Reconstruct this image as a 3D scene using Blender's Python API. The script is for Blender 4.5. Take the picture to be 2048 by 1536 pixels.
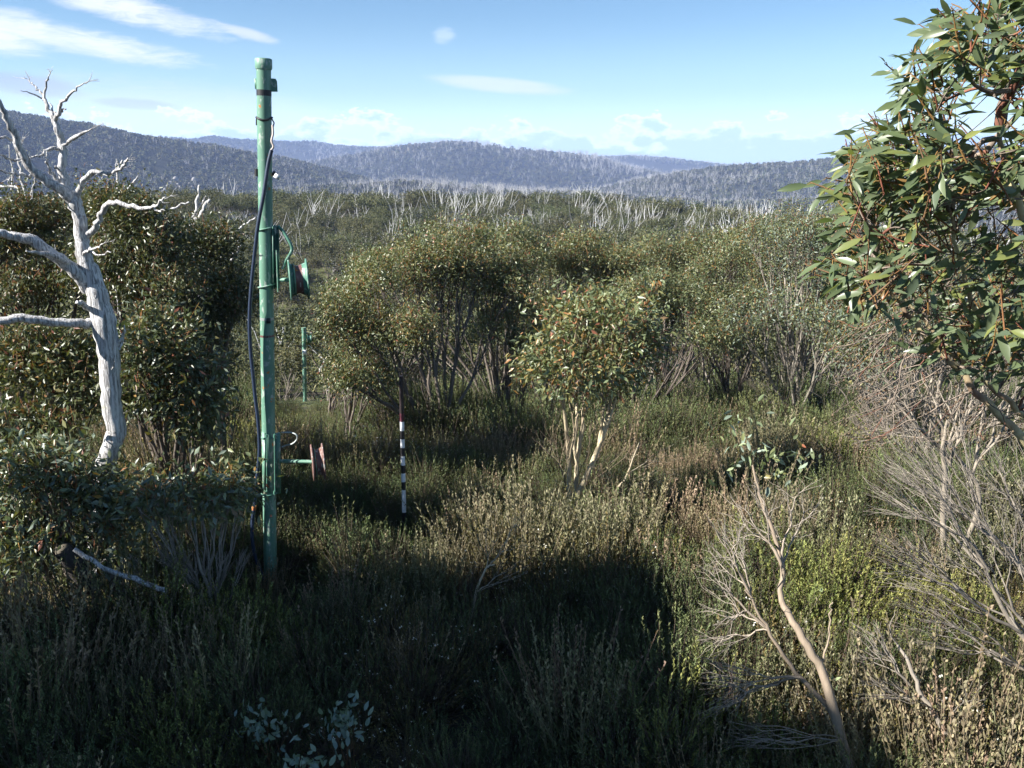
import bpy, math, random
import numpy as np
from mathutils import Vector, Matrix

for o in list(bpy.data.objects):
    bpy.data.objects.remove(o)
SC = bpy.context.scene
COL = SC.collection
R = math.radians

# ------------------------------------------------------------------ camera
CAMZ, PITCH, FPX = 3.7, R(13.6), 1773.0
cam_d = bpy.data.cameras.new('camera')
cam_d.sensor_fit = 'HORIZONTAL'; cam_d.sensor_width = 36.0
cam_d.lens = 36.0 * FPX / 2048.0
cam_d.clip_start = 0.05; cam_d.clip_end = 40000
cam = bpy.data.objects.new('camera', cam_d); COL.objects.link(cam)
cam.location = (0, 0, CAMZ); cam.rotation_euler = (R(90) - PITCH, 0, 0)
SC.camera = cam

# ------------------------------------------------------------------ sun and sky
SUN_AZ = math.atan2(-0.94, -0.34)          # measured from +Y towards +X
SUN_EL = R(34)
TO_SUN = Vector((math.sin(SUN_AZ) * math.cos(SUN_EL), math.cos(SUN_AZ) * math.cos(SUN_EL), math.sin(SUN_EL)))
sun_d = bpy.data.lights.new('sun', 'SUN')
sun_d.energy = 5.0; sun_d.angle = R(0.53); sun_d.color = (1.0, 0.965, 0.90)
sun = bpy.data.objects.new('sun', sun_d); COL.objects.link(sun)
sun.rotation_euler = (-TO_SUN).to_track_quat('-Z', 'Y').to_euler()
sun.location = (-20, -14, 30)

SC.view_settings.view_transform = 'Standard'
SC.view_settings.look = 'None'
SC.view_settings.gamma = 1.0
SC.view_settings.use_curve_mapping = False
SC.view_settings.exposure = 1.5

cy = SC.cycles
cy.max_bounces = 3; cy.diffuse_bounces = 2; cy.glossy_bounces = 1; cy.transmission_bounces = 2
cy.volume_bounces = 0; cy.transparent_max_bounces = 8
cy.caustics_reflective = False; cy.caustics_refractive = False
cy.use_adaptive_sampling = True; cy.adaptive_threshold = 0.02
cy.use_denoising = True
try:
    cy.denoiser = 'OPENIMAGEDENOISE'; cy.denoising_input_passes = 'RGB_ALBEDO_NORMAL'
except Exception:
    pass
cy.sample_clamp_indirect = 4.0


class NT:
    """tiny helper that writes node maths"""
    def __init__(self, tree):
        self.t = tree; self.n = tree.nodes; self.l = tree.links
    def new(self, kind, **kw):
        n = self.n.new(kind)
        for k, v in kw.items(): setattr(n, k, v)
        return n
    def put(self, sock, v):
        if v is None: return
        if hasattr(v, 'is_output'): self.l.new(v, sock)
        else:
            if isinstance(v, (tuple, list)) and len(v) == 3 and sock.type == 'RGBA': v = (*v, 1)
            sock.default_value = v
    def m(self, op, a, b=None, c=None, clamp=False):
        n = self.new('ShaderNodeMath', operation=op); n.use_clamp = clamp
        for i, v in enumerate((a, b, c)): self.put(n.inputs[i], v)
        return n.outputs[0]
    def noise(self, vec, scale, detail=3, rough=0.55, dist=0.0):
        n = self.new('ShaderNodeTexNoise'); self.put(n.inputs['Vector'], vec)
        n.inputs['Scale'].default_value = scale; n.inputs['Detail'].default_value = detail
        n.inputs['Roughness'].default_value = rough; n.inputs['Distortion'].default_value = dist
        return n.outputs[0]
    def comb(self, x, y, z):
        n = self.new('ShaderNodeCombineXYZ')
        for i, v in enumerate((x, y, z)): self.put(n.inputs[i], v)
        return n.outputs[0]
    def sep(self, v):
        n = self.new('ShaderNodeSeparateXYZ'); self.put(n.inputs[0], v); return n.outputs
    def mix(self, f, a, b, blend='MIX'):
        n = self.new('ShaderNodeMix', data_type='RGBA', blend_type=blend)
        self.put(n.inputs[0], f); self.put(n.inputs[6], a); self.put(n.inputs[7], b)
        return n.outputs[2]
    def smooth(self, v, lo, hi, a=0.0, b=1.0):
        n = self.new('ShaderNodeMapRange', interpolation_type='SMOOTHSTEP')
        self.put(n.inputs[0], v)
        for i, x in enumerate((lo, hi, a, b)): self.put(n.inputs[i + 1], x)
        return n.outputs[0]
    def mapping(self, vec, scale=(1, 1, 1), loc=(0, 0, 0), rot=(0, 0, 0)):
        n = self.new('ShaderNodeMapping'); self.put(n.inputs[0], vec)
        n.inputs['Location'].default_value = loc; n.inputs['Rotation'].default_value = rot; n.inputs['Scale'].default_value = scale
        return n.outputs[0]


def ray(px, py):
    a = (px - 1024) / FPX; b = -(py - 768) / FPX
    return Vector((a, math.cos(PITCH) + b * math.sin(PITCH), -math.sin(PITCH) + b * math.cos(PITCH)))


def azel(px, py):
    d = ray(px, py).normalized()
    return math.atan2(d.x, d.y), math.asin(d.z)


world = bpy.data.worlds.new('World'); SC.world = world; world.use_nodes = True
w = NT(world.node_tree); w.n.clear()
sky = w.new('ShaderNodeTexSky', sky_type='NISHITA')
sky.sun_disc = False; sky.sun_elevation = SUN_EL; sky.sun_rotation = SUN_AZ
sky.altitude = 1500; sky.air_density = 1.0; sky.dust_density = 0.3; sky.ozone_density = 1.2
gen = w.new('ShaderNodeTexCoord').outputs['Generated']
sx, sy, sz = w.sep(gen)
AZ = w.m('ARCTAN2', sx, sy)
EL = w.m('ARCSINE', sz)
uv = w.comb(w.m('MULTIPLY', AZ, 1.0), w.m('MULTIPLY', EL, 2.6), 0.0)
n1 = w.noise(uv, 9.0, 6, 0.62, 0.6)
n2 = w.noise(w.mapping(uv, (1, 2.2, 1), (0, 0, 0), (0, 0, 0.12)), 26.0, 7, 0.68, 0.8)
nz = w.m('ADD', w.m('MULTIPLY', w.m('SUBTRACT', n1, 0.5), 1.5), w.m('MULTIPLY', w.m('SUBTRACT', n2, 0.5), 1.5))


def blob(px, py, hw, hh, tilt=0.0):
    a0, e0 = azel(px, py); ca, sa = math.cos(R(tilt)), math.sin(R(tilt))
    da = w.m('SUBTRACT', AZ, a0); de = w.m('SUBTRACT', EL, e0)
    u = w.m('DIVIDE', w.m('ADD', w.m('MULTIPLY', da, ca), w.m('MULTIPLY', de, sa)), hw / FPX)
    v = w.m('DIVIDE', w.m('SUBTRACT', w.m('MULTIPLY', de, ca), w.m('MULTIPLY', da, sa)), hh / FPX)
    r2 = w.m('ADD', w.m('MULTIPLY', u, u), w.m('MULTIPLY', v, v))
    return w.m('SUBTRACT', 1.0, r2)


def cloud(skycol, blobs, colour, amt, soft=(0.0, 1.0), k=1.0):
    s = None
    for b in blobs:
        x = blob(*b); s = x if s is None else w.m('MAXIMUM', s, x)
    s = w.m('ADD', s, w.m('MULTIPLY', nz, k))
    f = w.m('MULTIPLY', w.smooth(s, soft[0], soft[1]), amt)
    return w.mix(f, skycol, colour)


c = w.mix(1.0, sky.outputs[0], (0.80, 1.0, 1.08), 'MULTIPLY')
# pale veil towards the horizon
veil = w.m('MULTIPLY', w.smooth(EL, R(9.5), R(0.5)), 0.72)
c = w.mix(veil, c, (5.6, 7.9, 9.2))
c = cloud(c, [(330, 235, 420, 75, -4)], (6.6, 7.3, 8.6), 0.55, (-0.1, 1.2), 0.7)
c = cloud(c, [(140, 78, 230, 26, -8), (265, 20, 190, 26, -11), (-60, 60, 160, 40, 0)], (8.4, 8.6, 9.2), 0.85, (-0.2, 1.2), 1.1)
c = cloud(c, [(497, 68, 62, 12, -12)], (7.0, 7.4, 8.0), 0.7, (0.0, 0.9), 0.5)
c = cloud(c, [(1000, 170, 165, 17, -5)], (6.6, 7.4, 8.0), 0.75, (0.0, 0.9), 0.5)
c = cloud(c, [(888, 70, 24, 18, 0)], (6.6, 7.6, 8.8), 0.45, (0.0, 1.3), 1.6)
c = cloud(c, [(50, 168, 110, 22, -6), (272, 208, 85, 11, -3)], (3.9, 4.5, 6.1), 0.6, (0.0, 0.9), 0.8)
c = w.mix(w.m('MULTIPLY', w.smooth(EL, R(5), R(0.3)), 0.6), c, (10.5, 13.5, 14.5))
# low bank of cumulus above the horizon, all the way round
nb = w.noise(w.comb(AZ, w.m('MULTIPLY', EL, 2.0), 0.0), 15.0, 6, 0.6)
top = w.m('ADD', R(-2.2), w.m('MULTIPLY', nb, R(9.5)))
fb = w.smooth(w.m('SUBTRACT', top, EL), R(0.0), R(0.3))
c = w.mix(w.m('MULTIPLY', fb, 0.78), c, w.mix(w.smooth(w.m('SUBTRACT', top, EL), 0.0, R(1.1)), (10.5, 12.0, 13.0), (5.0, 7.0, 9.8)))
bg = w.new('ShaderNodeBackground'); w.put(bg.inputs[0], c); bg.inputs[1].default_value = 0.05
wo = w.new('ShaderNodeOutputWorld'); w.l.new(bg.outputs[0], wo.inputs[0])

# ------------------------------------------------------------------ materials
MATS = {}


def mat(name):
    m = bpy.data.materials.new(name); m.use_nodes = True
    t = NT(m.node_tree); t.n.clear()
    out = t.new('ShaderNodeOutputMaterial'); p = t.new('ShaderNodeBsdfPrincipled')
    t.l.new(p.outputs[0], out.inputs[0]); MATS[name] = m
    return t, p, out


def bump(t, p, h, strength=0.3, dist=0.01):
    b = t.new('ShaderNodeBump'); b.inputs['Strength'].default_value = strength; b.inputs['Distance'].default_value = dist
    t.put(b.inputs['Height'], h); t.l.new(b.outputs[0], p.inputs['Normal'])


def attr(t, n='col'):
    a = t.new('ShaderNodeAttribute'); a.attribute_name = n; return a.outputs['Color']


def foliage(name, rough=0.45, trans=0.25, spec=0.4, rnd=0.0):
    t, p, out = mat(name)
    c = attr(t)
    if rnd:
        oi = t.new('ShaderNodeObjectInfo').outputs['Random']
        hs = t.new('ShaderNodeHueSaturation'); t.put(hs.inputs['Color'], c)
        t.put(hs.inputs['Hue'], t.m('ADD', 0.5 - rnd * 0.09, t.m('MULTIPLY', oi, rnd * 0.16)))
        t.put(hs.inputs['Value'], t.m('ADD', 1.0 - rnd * 0.6, t.m('MULTIPLY', t.m('FRACT', t.m('MULTIPLY', oi, 7.31)), rnd * 1.2)))
        c = hs.outputs[0]
    t.put(p.inputs['Base Color'], c); p.inputs['Roughness'].default_value = rough
    p.inputs['Specular IOR Level'].default_value = spec
    if trans:
        tr = t.new('ShaderNodeBsdfTranslucent')
        t.put(tr.inputs[0], t.mix(1.0, c, (1.15, 1.2, 0.55), 'MULTIPLY'))
        mx = t.new('ShaderNodeMixShader'); mx.inputs[0].default_value = trans
        t.l.new(p.outputs[0], mx.inputs[1]); t.l.new(tr.outputs[0], mx.inputs[2]); t.l.new(mx.outputs[0], out.inputs[0])
    return MATS[name]


foliage('leaf', 0.38, 0.22, 0.45)
foliage('leaf_near', 0.36, 0.3, 0.45)
foliage('heath', 0.6, 0.2, 0.2, 0.35)
foliage('forest', 0.6, 0.12, 0.2, 0.35)
foliage('far_forest', 0.7, 0.0, 0.1, 0.4)

t, p, _ = mat('bark')
co = t.new('ShaderNodeTexCoord').outputs['Object']
n = t.noise(t.mapping(co, (14, 14, 3)), 2.0, 4, 0.65)
t.put(p.inputs['Base Color'], t.mix(1.0, attr(t), t.mix(n, (0.55, 0.52, 0.5), (1.35, 1.3, 1.2)), 'MULTIPLY'))
p.inputs['Roughness'].default_value = 0.75; p.inputs['Specular IOR Level'].default_value = 0.25
bump(t, p, n, 0.4, 0.01)

t, p, _ = mat('dead_wood')
co = t.new('ShaderNodeTexCoord').outputs['Object']
n = t.noise(t.mapping(co, (60, 60, 3.5)), 1.0, 5, 0.65, 0.5)
n2 = t.noise(co, 5.0, 4, 0.6)
c1 = t.mix(t.smooth(n, 0.35, 0.6), (0.2, 0.19, 0.185), (0.74, 0.72, 0.71))
c2 = t.mix(t.smooth(n2, 0.56, 0.72), c1, (0.42, 0.42, 0.41))
t.put(p.inputs['Base Color'], t.mix(t.smooth(t.noise(co, 11.0, 4, 0.7), 0.66, 0.72), c2, (0.36, 0.36, 0.2)))
p.inputs['Roughness'].default_value = 0.7
bump(t, p, n, 0.85, 0.03)

t, p, _ = mat('dead_pale')
oi = t.new('ShaderNodeObjectInfo').outputs['Random']
t.put(p.inputs['Base Color'], t.mix(oi, (0.42, 0.41, 0.40), (0.68, 0.67, 0.66)))
p.inputs['Roughness'].default_value = 0.8

t, p, _ = mat('ground')
geo = t.new('ShaderNodeNewGeometry').outputs['Position']
n = t.noise(geo, 0.35, 5, 0.65); n2 = t.noise(geo, 6.0, 5, 0.7); n3 = t.noise(geo, 40.0, 3, 0.7)
soil = t.mix(n2, (0.022, 0.018, 0.011), (0.075, 0.062, 0.038))
grass = t.mix(n3, (0.05, 0.06, 0.015), (0.15, 0.16, 0.05))
_, gy, _ = t.sep(geo)
gf = t.m('MULTIPLY', t.smooth(n, 0.40, 0.55), t.smooth(gy, 12.0, 15.0))
t.put(p.inputs['Base Color'], t.mix(gf, soil, grass))
p.inputs['Roughness'].default_value = 0.95
bump(t, p, n3, 0.8, 0.05)

t, p, _ = mat('hill')
geo = t.new('ShaderNodeNewGeometry').outputs['Position']
n = t.noise(geo, 0.004, 5, 0.6); n2 = t.noise(geo, 0.12, 5, 0.75)
c0 = t.mix(n2, (0.014, 0.016, 0.012), (0.06, 0.062, 0.045))
c0 = t.mix(t.smooth(n, 0.60, 0.68), c0, (0.20, 0.17, 0.10))
t.put(p.inputs['Base Color'], c0); p.inputs['Roughness'].default_value = 1.0
p.inputs['Specular IOR Level'].default_value = 0.0
bump(t, p, n2, 1.0, 3.0)


def paint(name, col, chip=0.62, wear=0.5):
    t, p, _ = mat(name)
    co = t.new('ShaderNodeTexCoord').outputs['Object']
    n = t.noise(t.mapping(co, (1, 1, 0.45)), 26.0, 5, 0.62); n2 = t.noise(t.mapping(co, (20, 20, 2.2)), 1.0, 4, 0.6)
    n3 = t.noise(co, 9.0, 5, 0.6)
    base = t.mix(t.m('MULTIPLY', t.smooth(n2, 0.45, 0.75), wear), col, tuple(min(1, x * 1.4 + 0.10) for x in col))
    base = t.mix(t.m('MULTIPLY', t.smooth(n, 0.56, 0.62), 0.6), base, (0.44, 0.47, 0.43))
    rust = t.mix(n2, (0.33, 0.10, 0.025), (0.52, 0.23, 0.06))
    f = t.smooth(n3, chip, chip + 0.03)
    t.put(p.inputs['Base Color'], t.mix(f, base, rust))
    t.put(p.inputs['Roughness'], t.mix(f, (0.5, 0.5, 0.5), (0.9, 0.9, 0.9)))
    bump(t, p, n, 0.2, 0.002)


paint('green_paint', (0.105, 0.225, 0.16), 0.635)
paint('green_dark', (0.06, 0.17, 0.12), 0.72, 0.3)
paint('red_rust', (0.12, 0.05, 0.042), 0.58, 0.4)
paint('reel_paint', (0.15, 0.075, 0.06), 0.64, 0.5)


def plain(name, col, rough=0.6, metal=0.0, nscale=30.0, var=0.35):
    t, p, _ = mat(name)
    co = t.new('ShaderNodeTexCoord').outputs['Object']
    n = t.noise(co, nscale, 4, 0.6)
    t.put(p.inputs['Base Color'], t.mix(n, tuple(x * (1 - var) for x in col), tuple(min(1, x * (1 + var)) for x in col)))
    p.inputs['Roughness'].default_value = rough; p.inputs['Metallic'].default_value = metal
    bump(t, p, n, 0.15, 0.003)


plain('rubber_blue', (0.022, 0.035, 0.065), 0.42)
plain('black_tape', (0.016, 0.017, 0.02), 0.5)
plain('white_paint', (0.72, 0.73, 0.75), 0.55, 0, 60, 0.12)
plain('white_plastic', (0.8, 0.8, 0.8), 0.4, 0, 30, 0.06)
plain('black_paint', (0.015, 0.014, 0.016), 0.55)
plain('brown_paint', (0.022, 0.014, 0.014), 0.6)
plain('crimson_paint', (0.085, 0.018, 0.03), 0.6)
plain('frayed_rope', (0.55, 0.47, 0.42), 0.9)
plain('steel', (0.36, 0.40, 0.38), 0.5, 0.5)
plain('granite', (0.36, 0.35, 0.34), 0.9, 0, 4, 0.5)
plain('far_dead', (0.38, 0.37, 0.36), 0.9, 0, 0.05, 0.3)
plain('outcrop_stone', (0.24, 0.225, 0.21), 0.9, 0, 0.3, 0.4)
plain('log_bark', (0.05, 0.043, 0.04), 0.9, 0, 18, 0.6)
plain('cut_wood', (0.12, 0.10, 0.07), 0.8, 0, 40, 0.3)
plain('weatherboard', (0.16, 0.11, 0.075), 0.8, 0, 6, 0.3)
plain('roof_metal', (0.22, 0.25, 0.24), 0.45, 0.4, 3, 0.2)
plain('window_glass', (0.03, 0.04, 0.05), 0.08, 0, 3, 0.1)
plain('gumnut', (0.20, 0.13, 0.075), 0.7)


# ------------------------------------------------------------------ mesh helpers
class MB:
    def __init__(self):
        self.v = []; self.c = []; self.loops = []; self.sizes = []; self.mi = []; self.n = 0

    def add(self, V, F, col=(0.5, 0.5, 0.5), mi=0):
        V = np.asarray(V, np.float32).reshape(-1, 3); F = np.asarray(F, np.int32)
        if not len(V) or not len(F): return self
        c = np.asarray(col, np.float32)
        if c.ndim == 1: c = np.broadcast_to(c, (len(V), 3))
        self.v.append(V); self.c.append(c)
        self.loops.append((F + self.n).ravel()); self.sizes.append(np.full(len(F), F.shape[1], np.int32))
        self.mi.append(np.full(len(F), mi, np.int32)); self.n += len(V)
        return self

    def mesh(self, name, mats, smooth=False):
        me = bpy.data.meshes.new(name)
        V = np.concatenate(self.v); L = np.concatenate(self.loops); S = np.concatenate(self.sizes)
        me.vertices.add(len(V)); me.vertices.foreach_set('co', V.ravel())
        me.loops.add(len(L)); me.loops.foreach_set('vertex_index', L)
        me.polygons.add(len(S))
        me.polygons.foreach_set('loop_start', np.concatenate(([0], np.cumsum(S)[:-1])).astype(np.int32))
        me.polygons.foreach_set('material_index', np.concatenate(self.mi))
        if smooth: me.polygons.foreach_set('use_smooth', np.ones(len(S), bool))
        a = me.attributes.new('col', 'FLOAT_COLOR', 'POINT')
        C = np.concatenate(self.c); a.data.foreach_set('color', np.concatenate((C, np.ones((len(C), 1), np.float32)), 1).ravel())
        for m in (mats if isinstance(mats, (list, tuple)) else [mats]): me.materials.append(MATS[m])
        me.update(calc_edges=True); me.validate()
        return me

    def build(self, name, mats, parent=None, smooth=False, kind=None, label=None):
        return link(name, self.mesh(name, mats, smooth), parent, kind, label)


def link(name, me, parent=None, kind=None, label=None):
    o = bpy.data.objects.new(name, me); COL.objects.link(o)
    if parent is not None: o.parent = parent
    if kind: o['kind'] = kind
    if label: o['label'] = label
    return o


def tag(o, label, cat, group=None, kind=None):
    o['label'] = label; o['category'] = cat
    if group: o['group'] = group
    if kind: o['kind'] = kind
    return o


def empty(name, loc, label, cat, group=None):
    o = bpy.data.objects.new(name, None); COL.objects.link(o); o.location = loc
    return tag(o, label, cat, group)


def nrm(v):
    return v / np.maximum(np.linalg.norm(v, axis=-1, keepdims=True), 1e-9)


def tube(mb, pts, rad, sides=10, col=(0.5, 0.5, 0.5), mi=0, cap=True, rough=0.0, rng=None):
    """one tube along a polyline, parallel-transported frame"""
    P = np.asarray(pts, float); n = len(P)
    r = np.broadcast_to(np.asarray(rad, float), (n,))
    T = nrm(np.gradient(P, axis=0))
    u = np.cross(T[0], (0, 0, 1) if abs(T[0][2]) < 0.9 else (1, 0, 0)); u /= np.linalg.norm(u)
    V = []
    a = np.linspace(0, 2 * np.pi, sides, endpoint=False)
    for i in range(n):
        u = u - T[i] * np.dot(u, T[i]); u /= np.linalg.norm(u); v = np.cross(T[i], u)
        rr = r[i] * (1 + (rng.uniform(-rough, rough, sides) if rng is not None else 0))
        V.append(P[i] + (np.cos(a) * rr)[:, None] * u + (np.sin(a) * rr)[:, None] * v)
    V = np.concatenate(V)
    j = np.arange(sides); k = (j + 1) % sides
    F = np.concatenate([np.stack((i * sides + j, i * sides + k, (i + 1) * sides + k, (i + 1) * sides + j), 1) for i in range(n - 1)])
    mb.add(V, F, col, mi)
    if cap:
        mb.add(np.concatenate((V[:sides], [P[0]])), np.stack((k, j, np.full(sides, sides)), 1), col, mi)
        mb.add(np.concatenate((V[-sides:], [P[-1]])), np.stack((j, k, np.full(sides, sides)), 1), col, mi)


def tubes(mb, P, Rr, sides, col, mi=0):
    """N polylines of K points at once"""
    P = np.asarray(P, float); Rr = np.asarray(Rr, float)
    N, K, _ = P.shape
    if N == 0: return
    T = nrm(P[:, -1] - P[:, 0])
    ref = np.where(np.abs(T[:, 2:3]) < 0.9, np.array([[0, 0, 1.0]]), np.array([[1.0, 0, 0]]))
    u = nrm(np.cross(T, ref)); v = np.cross(T, u)
    a = np.linspace(0, 2 * np.pi, sides, endpoint=False)
    ring = np.cos(a)[None, :, None] * u[:, None, :] + np.sin(a)[None, :, None] * v[:, None, :]
    V = P[:, :, None, :] + Rr[:, :, None, None] * ring[:, None, :, :]
    j = np.arange(sides); k = (j + 1) % sides
    F1 = np.concatenate([np.stack((i * sides + j, i * sides + k, (i + 1) * sides + k, (i + 1) * sides + j), 1) for i in range(K - 1)])
    F = (F1[None] + (np.arange(N) * K * sides)[:, None, None]).reshape(-1, 4)
    c = np.asarray(col, float)
    if c.ndim == 2 and len(c) == N: c = np.repeat(c, K * sides, 0)
    mb.add(V.reshape(-1, 3), F, c, mi)


L4 = (np.array([[0, 0, 0], [0.45, 0.5, 0.18], [1, 0, 0], [0.45, -0.5, 0.18]]), np.array([[0, 1, 2], [0, 2, 3]]))
L8 = (np.array([[0, 0, 0], [0.22, 0.38, 0.14], [0.22, -0.38, 0.14], [0.22, 0, 0.03], [0.55, 0.47, 0.2], [0.55, -0.47, 0.2], [0.55, 0, 0.06], [0.82, 0.24, 0.04], [0.82, -0.24, 0.04], [0.82, 0, -0.02], [1, 0, -0.12]]),
      np.array([[0, 3, 1], [0, 2, 3], [1, 3, 6], [1, 6, 4], [3, 2, 5], [3, 5, 6], [4, 6, 9], [4, 9, 7], [6, 5, 8], [6, 8, 9], [7, 9, 10], [9, 8, 10]]))


def leaves(mb, B, D, Nn, L, W, col, tpl=L4, mi=0):
    """batch of leaves at B along D, width vector perpendicular"""
    B = np.asarray(B, float); N = len(B)
    if N == 0: return
    D = nrm(np.asarray(D, float)); S = nrm(np.cross(D, Nn)); U = np.cross(S, D)
    L = np.broadcast_to(L, (N,)); W = np.broadcast_to(W, (N,))
    tv, tf = tpl
    V = B[:, None] + tv[None, :, 0, None] * (D * L[:, None])[:, None] + tv[None, :, 1, None] * (S * W[:, None])[:, None] + tv[None, :, 2, None] * (U * W[:, None])[:, None]
    F = (tf[None] + (np.arange(N) * len(tv))[:, None, None]).reshape(-1, 3)
    c = np.asarray(col, float)
    if c.ndim == 2: c = np.repeat(c, len(tv), 0)
    mb.add(V.reshape(-1, 3), F, c, mi)


def box(mb, lo, hi, col=(0.5, 0.5, 0.5), mi=0, mtx=None):
    x0, y0, z0 = lo; x1, y1, z1 = hi
    V = np.array([(x0, y0, z0), (x1, y0, z0), (x1, y1, z0), (x0, y1, z0), (x0, y0, z1), (x1, y0, z1), (x1, y1, z1), (x0, y1, z1)], float)
    if mtx is not None: V = np.array([tuple(mtx @ Vector(q)) for q in V])
    mb.add(V, [(0, 3, 2, 1), (4, 5, 6, 7), (0, 1, 5, 4), (1, 2, 6, 5), (2, 3, 7, 6), (3, 0, 4, 7)], col, mi)


def lathe(mb, prof, centre, axis, sides=28, mi=0):
    """profile of (offset along axis, radius)"""
    ax = np.asarray(axis, float); ax /= np.linalg.norm(ax)
    u = np.cross(ax, (0, 0, 1)); u /= np.linalg.norm(u); v = np.cross(ax, u)
    a = np.linspace(0, 2 * np.pi, sides, endpoint=False); V = []
    for o, r in prof:
        V.append(np.asarray(centre) + ax * o + r * (np.cos(a)[:, None] * u + np.sin(a)[:, None] * v))
    j = np.arange(sides); k = (j + 1) % sides
    F = np.concatenate([np.stack((i * sides + j, i * sides + k, (i + 1) * sides + k, (i + 1) * sides + j), 1) for i in range(len(prof) - 1)])
    mb.add(np.concatenate(V), F, mi=mi)


# ------------------------------------------------------------------ the land
PY = np.array([-400, -60, 0, 9, 14, 26, 40, 52, 62, 74, 100, 135, 155, 200, 300, 600, 1e5])
PZ = np.array([2, 0.3, 0.05, 0.0, -0.65, -3.1, -7.4, -10.4, -11.6, -11.2, -8.0, -4.6, -5.2, -16, -55, -95, -110.])


def vnoise(x, y, s, seed=0):
    """cheap smooth value noise"""
    x = np.asarray(x, float) / s; y = np.asarray(y, float) / s
    xi = np.floor(x); yi = np.floor(y); fx = x - xi; fy = y - yi
    fx = fx * fx * (3 - 2 * fx); fy = fy * fy * (3 - 2 * fy)
    def h(a, b):
        q = np.sin(a * 127.1 + b * 311.7 + seed * 74.7) * 43758.5453
        return q - np.floor(q)
    return (h(xi, yi) * (1 - fx) + h(xi + 1, yi) * fx) * (1 - fy) + (h(xi, yi + 1) * (1 - fx) + h(xi + 1, yi + 1) * fx) * fy


def px_prof(pts):
    a = np.array([azel(x, y) for x, y in pts]); return a[:, 0], np.tan(a[:, 1])


RIDGES = [  # distance, half width, skyline as seen from the deck
    (1100, 520, [(-900, 190), (-300, 190), (0, 214), (200, 245), (430, 282), (520, 300), (620, 332), (720, 362), (850, 405), (1000, 470)]),
    (1750, 420, [(300, 470), (450, 385), (520, 350), (600, 320), (700, 302), (800, 290), (860, 281), (905, 277), (960, 281), (1080, 300), (1200, 322), (1300, 348), (1400, 372), (1600, 450)]),
    (2700, 500, [(-900, 300), (380, 282), (430, 275), (480, 280), (560, 285), (660, 293), (750, 293), (830, 296), (1000, 312), (1200, 317), (1260, 318), (1350, 322), (1500, 333), (1600, 336), (2600, 330)]),
    (1250, 480, [(800, 470), (1000, 415), (1200, 372), (1350, 344), (1500, 332), (1600, 326), (1700, 318), (1900, 302), (2100, 290), (2600, 270)]),
    (800, 260, [(-900, 420), (300, 400), (600, 372), (800, 362), (1000, 372), (1200, 395), (1400, 405), (1700, 398), (2600, 380)]),
]
RIDGES = [(d, wd, *px_prof(p)) for d, wd, p in RIDGES]


def land(x, y):
    x = np.asarray(x, float); y = np.asarray(y, float)
    r = np.hypot(x, y); th = np.arctan2(x, y)
    yy = np.where(y > 60, 60 + (r - 60) * np.clip((y - 60) / 60, 0, 1) + (y - 60) * (1 - np.clip((y - 60) / 60, 0, 1)), y)
    z = np.interp(yy, PY, PZ)
    k = np.clip((y - 60) / 70, 0, 1)
    z = z - k * np.clip(x - 12, 0, 200) * 0.10 * (r < 700) - k * np.clip(-x - 60, 0, 120) * 0.01
    z = z + (vnoise(x, y, 1.6, 3) - 0.5) * 0.16 + (vnoise(x, y, 6, 4) - 0.5) * 0.25 * np.clip(r / 12, 0, 1)
    z = z + (vnoise(x, y, 24, 5) - 0.5) * 2.2 * np.clip((r - 50) / 60, 0, 1)
    far = np.clip((r - 330) / 250, 0, 1)
    h = np.full_like(z, -1e9)
    for d, wd, az, tn in RIDGES:
        pk = np.interp(th, az, tn) * d + CAMZ - (6.0 if d < 2000 else 1.0)
        q = (r - d) / wd
        base = -110.0
        prof = np.where(q < 0, 1 / (1 + (q * 1.25) ** 2) ** 1.2, 1 / (1 + (q * 0.9) ** 2))
        hz = base + (pk - base) * prof
        h = np.maximum(h, hz)
    h = h + (vnoise(x, y, 190, 7) - 0.5) * 34 * np.clip((r - 500) / 500, 0, 1) * 0.5 + (vnoise(x, y, 70, 8) - 0.5) * 9
    return np.where(far > 0, np.maximum(z, -110) * (1 - far) + np.maximum(h, z) * far, z)


def gz(x, y): return float(land(np.array([x]), np.array([y]))[0])


def W(px, py, Y):
    d = ray(px, py); s = Y / d.y
    return np.array((d.x * s, Y, CAMZ + d.z * s))


def G(px, py):
    """ground point seen at that pixel"""
    d = ray(px, py); s = 2.0
    while s < 400:
        if CAMZ + d.z * s < gz(d.x * s, d.y * s): break
        s *= 1.01
    return np.array((d.x * s, d.y * s, gz(d.x * s, d.y * s)))


def on(px, Y):
    """ground point at world distance Y on the vertical plane through that column"""
    x = (px - 1024) / FPX * Y * 1.02
    return np.array((x, Y, gz(x, Y)))


def sheet(name, r, th, m):
    rr, tt = np.meshgrid(r, th, indexing='ij')
    x = rr * np.sin(tt); y = rr * np.cos(tt); z = land(x, y)
    nr, nt = rr.shape
    i, j = np.meshgrid(np.arange(nr - 1), np.arange(nt - 1), indexing='ij')
    F = np.stack((i * nt + j, (i + 1) * nt + j, (i + 1) * nt + j + 1, i * nt + j + 1), -1).reshape(-1, 4)
    mb = MB(); mb.add(np.stack((x, y, z), -1).reshape(-1, 3), F)
    o = mb.build(name, m, smooth=True); o['kind'] = 'structure'
    return o


th = np.concatenate((np.linspace(-math.pi, -R(45), 60, endpoint=False), np.linspace(-R(45), R(45), 300, endpoint=False), np.linspace(R(45), math.pi, 61)))
sheet('ground', np.concatenate((np.linspace(0.02, 30, 70), np.geomspace(31, 330, 70))), th, 'ground')
sheet('hills', np.geomspace(330, 3350, 150), th, 'hill')


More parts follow.
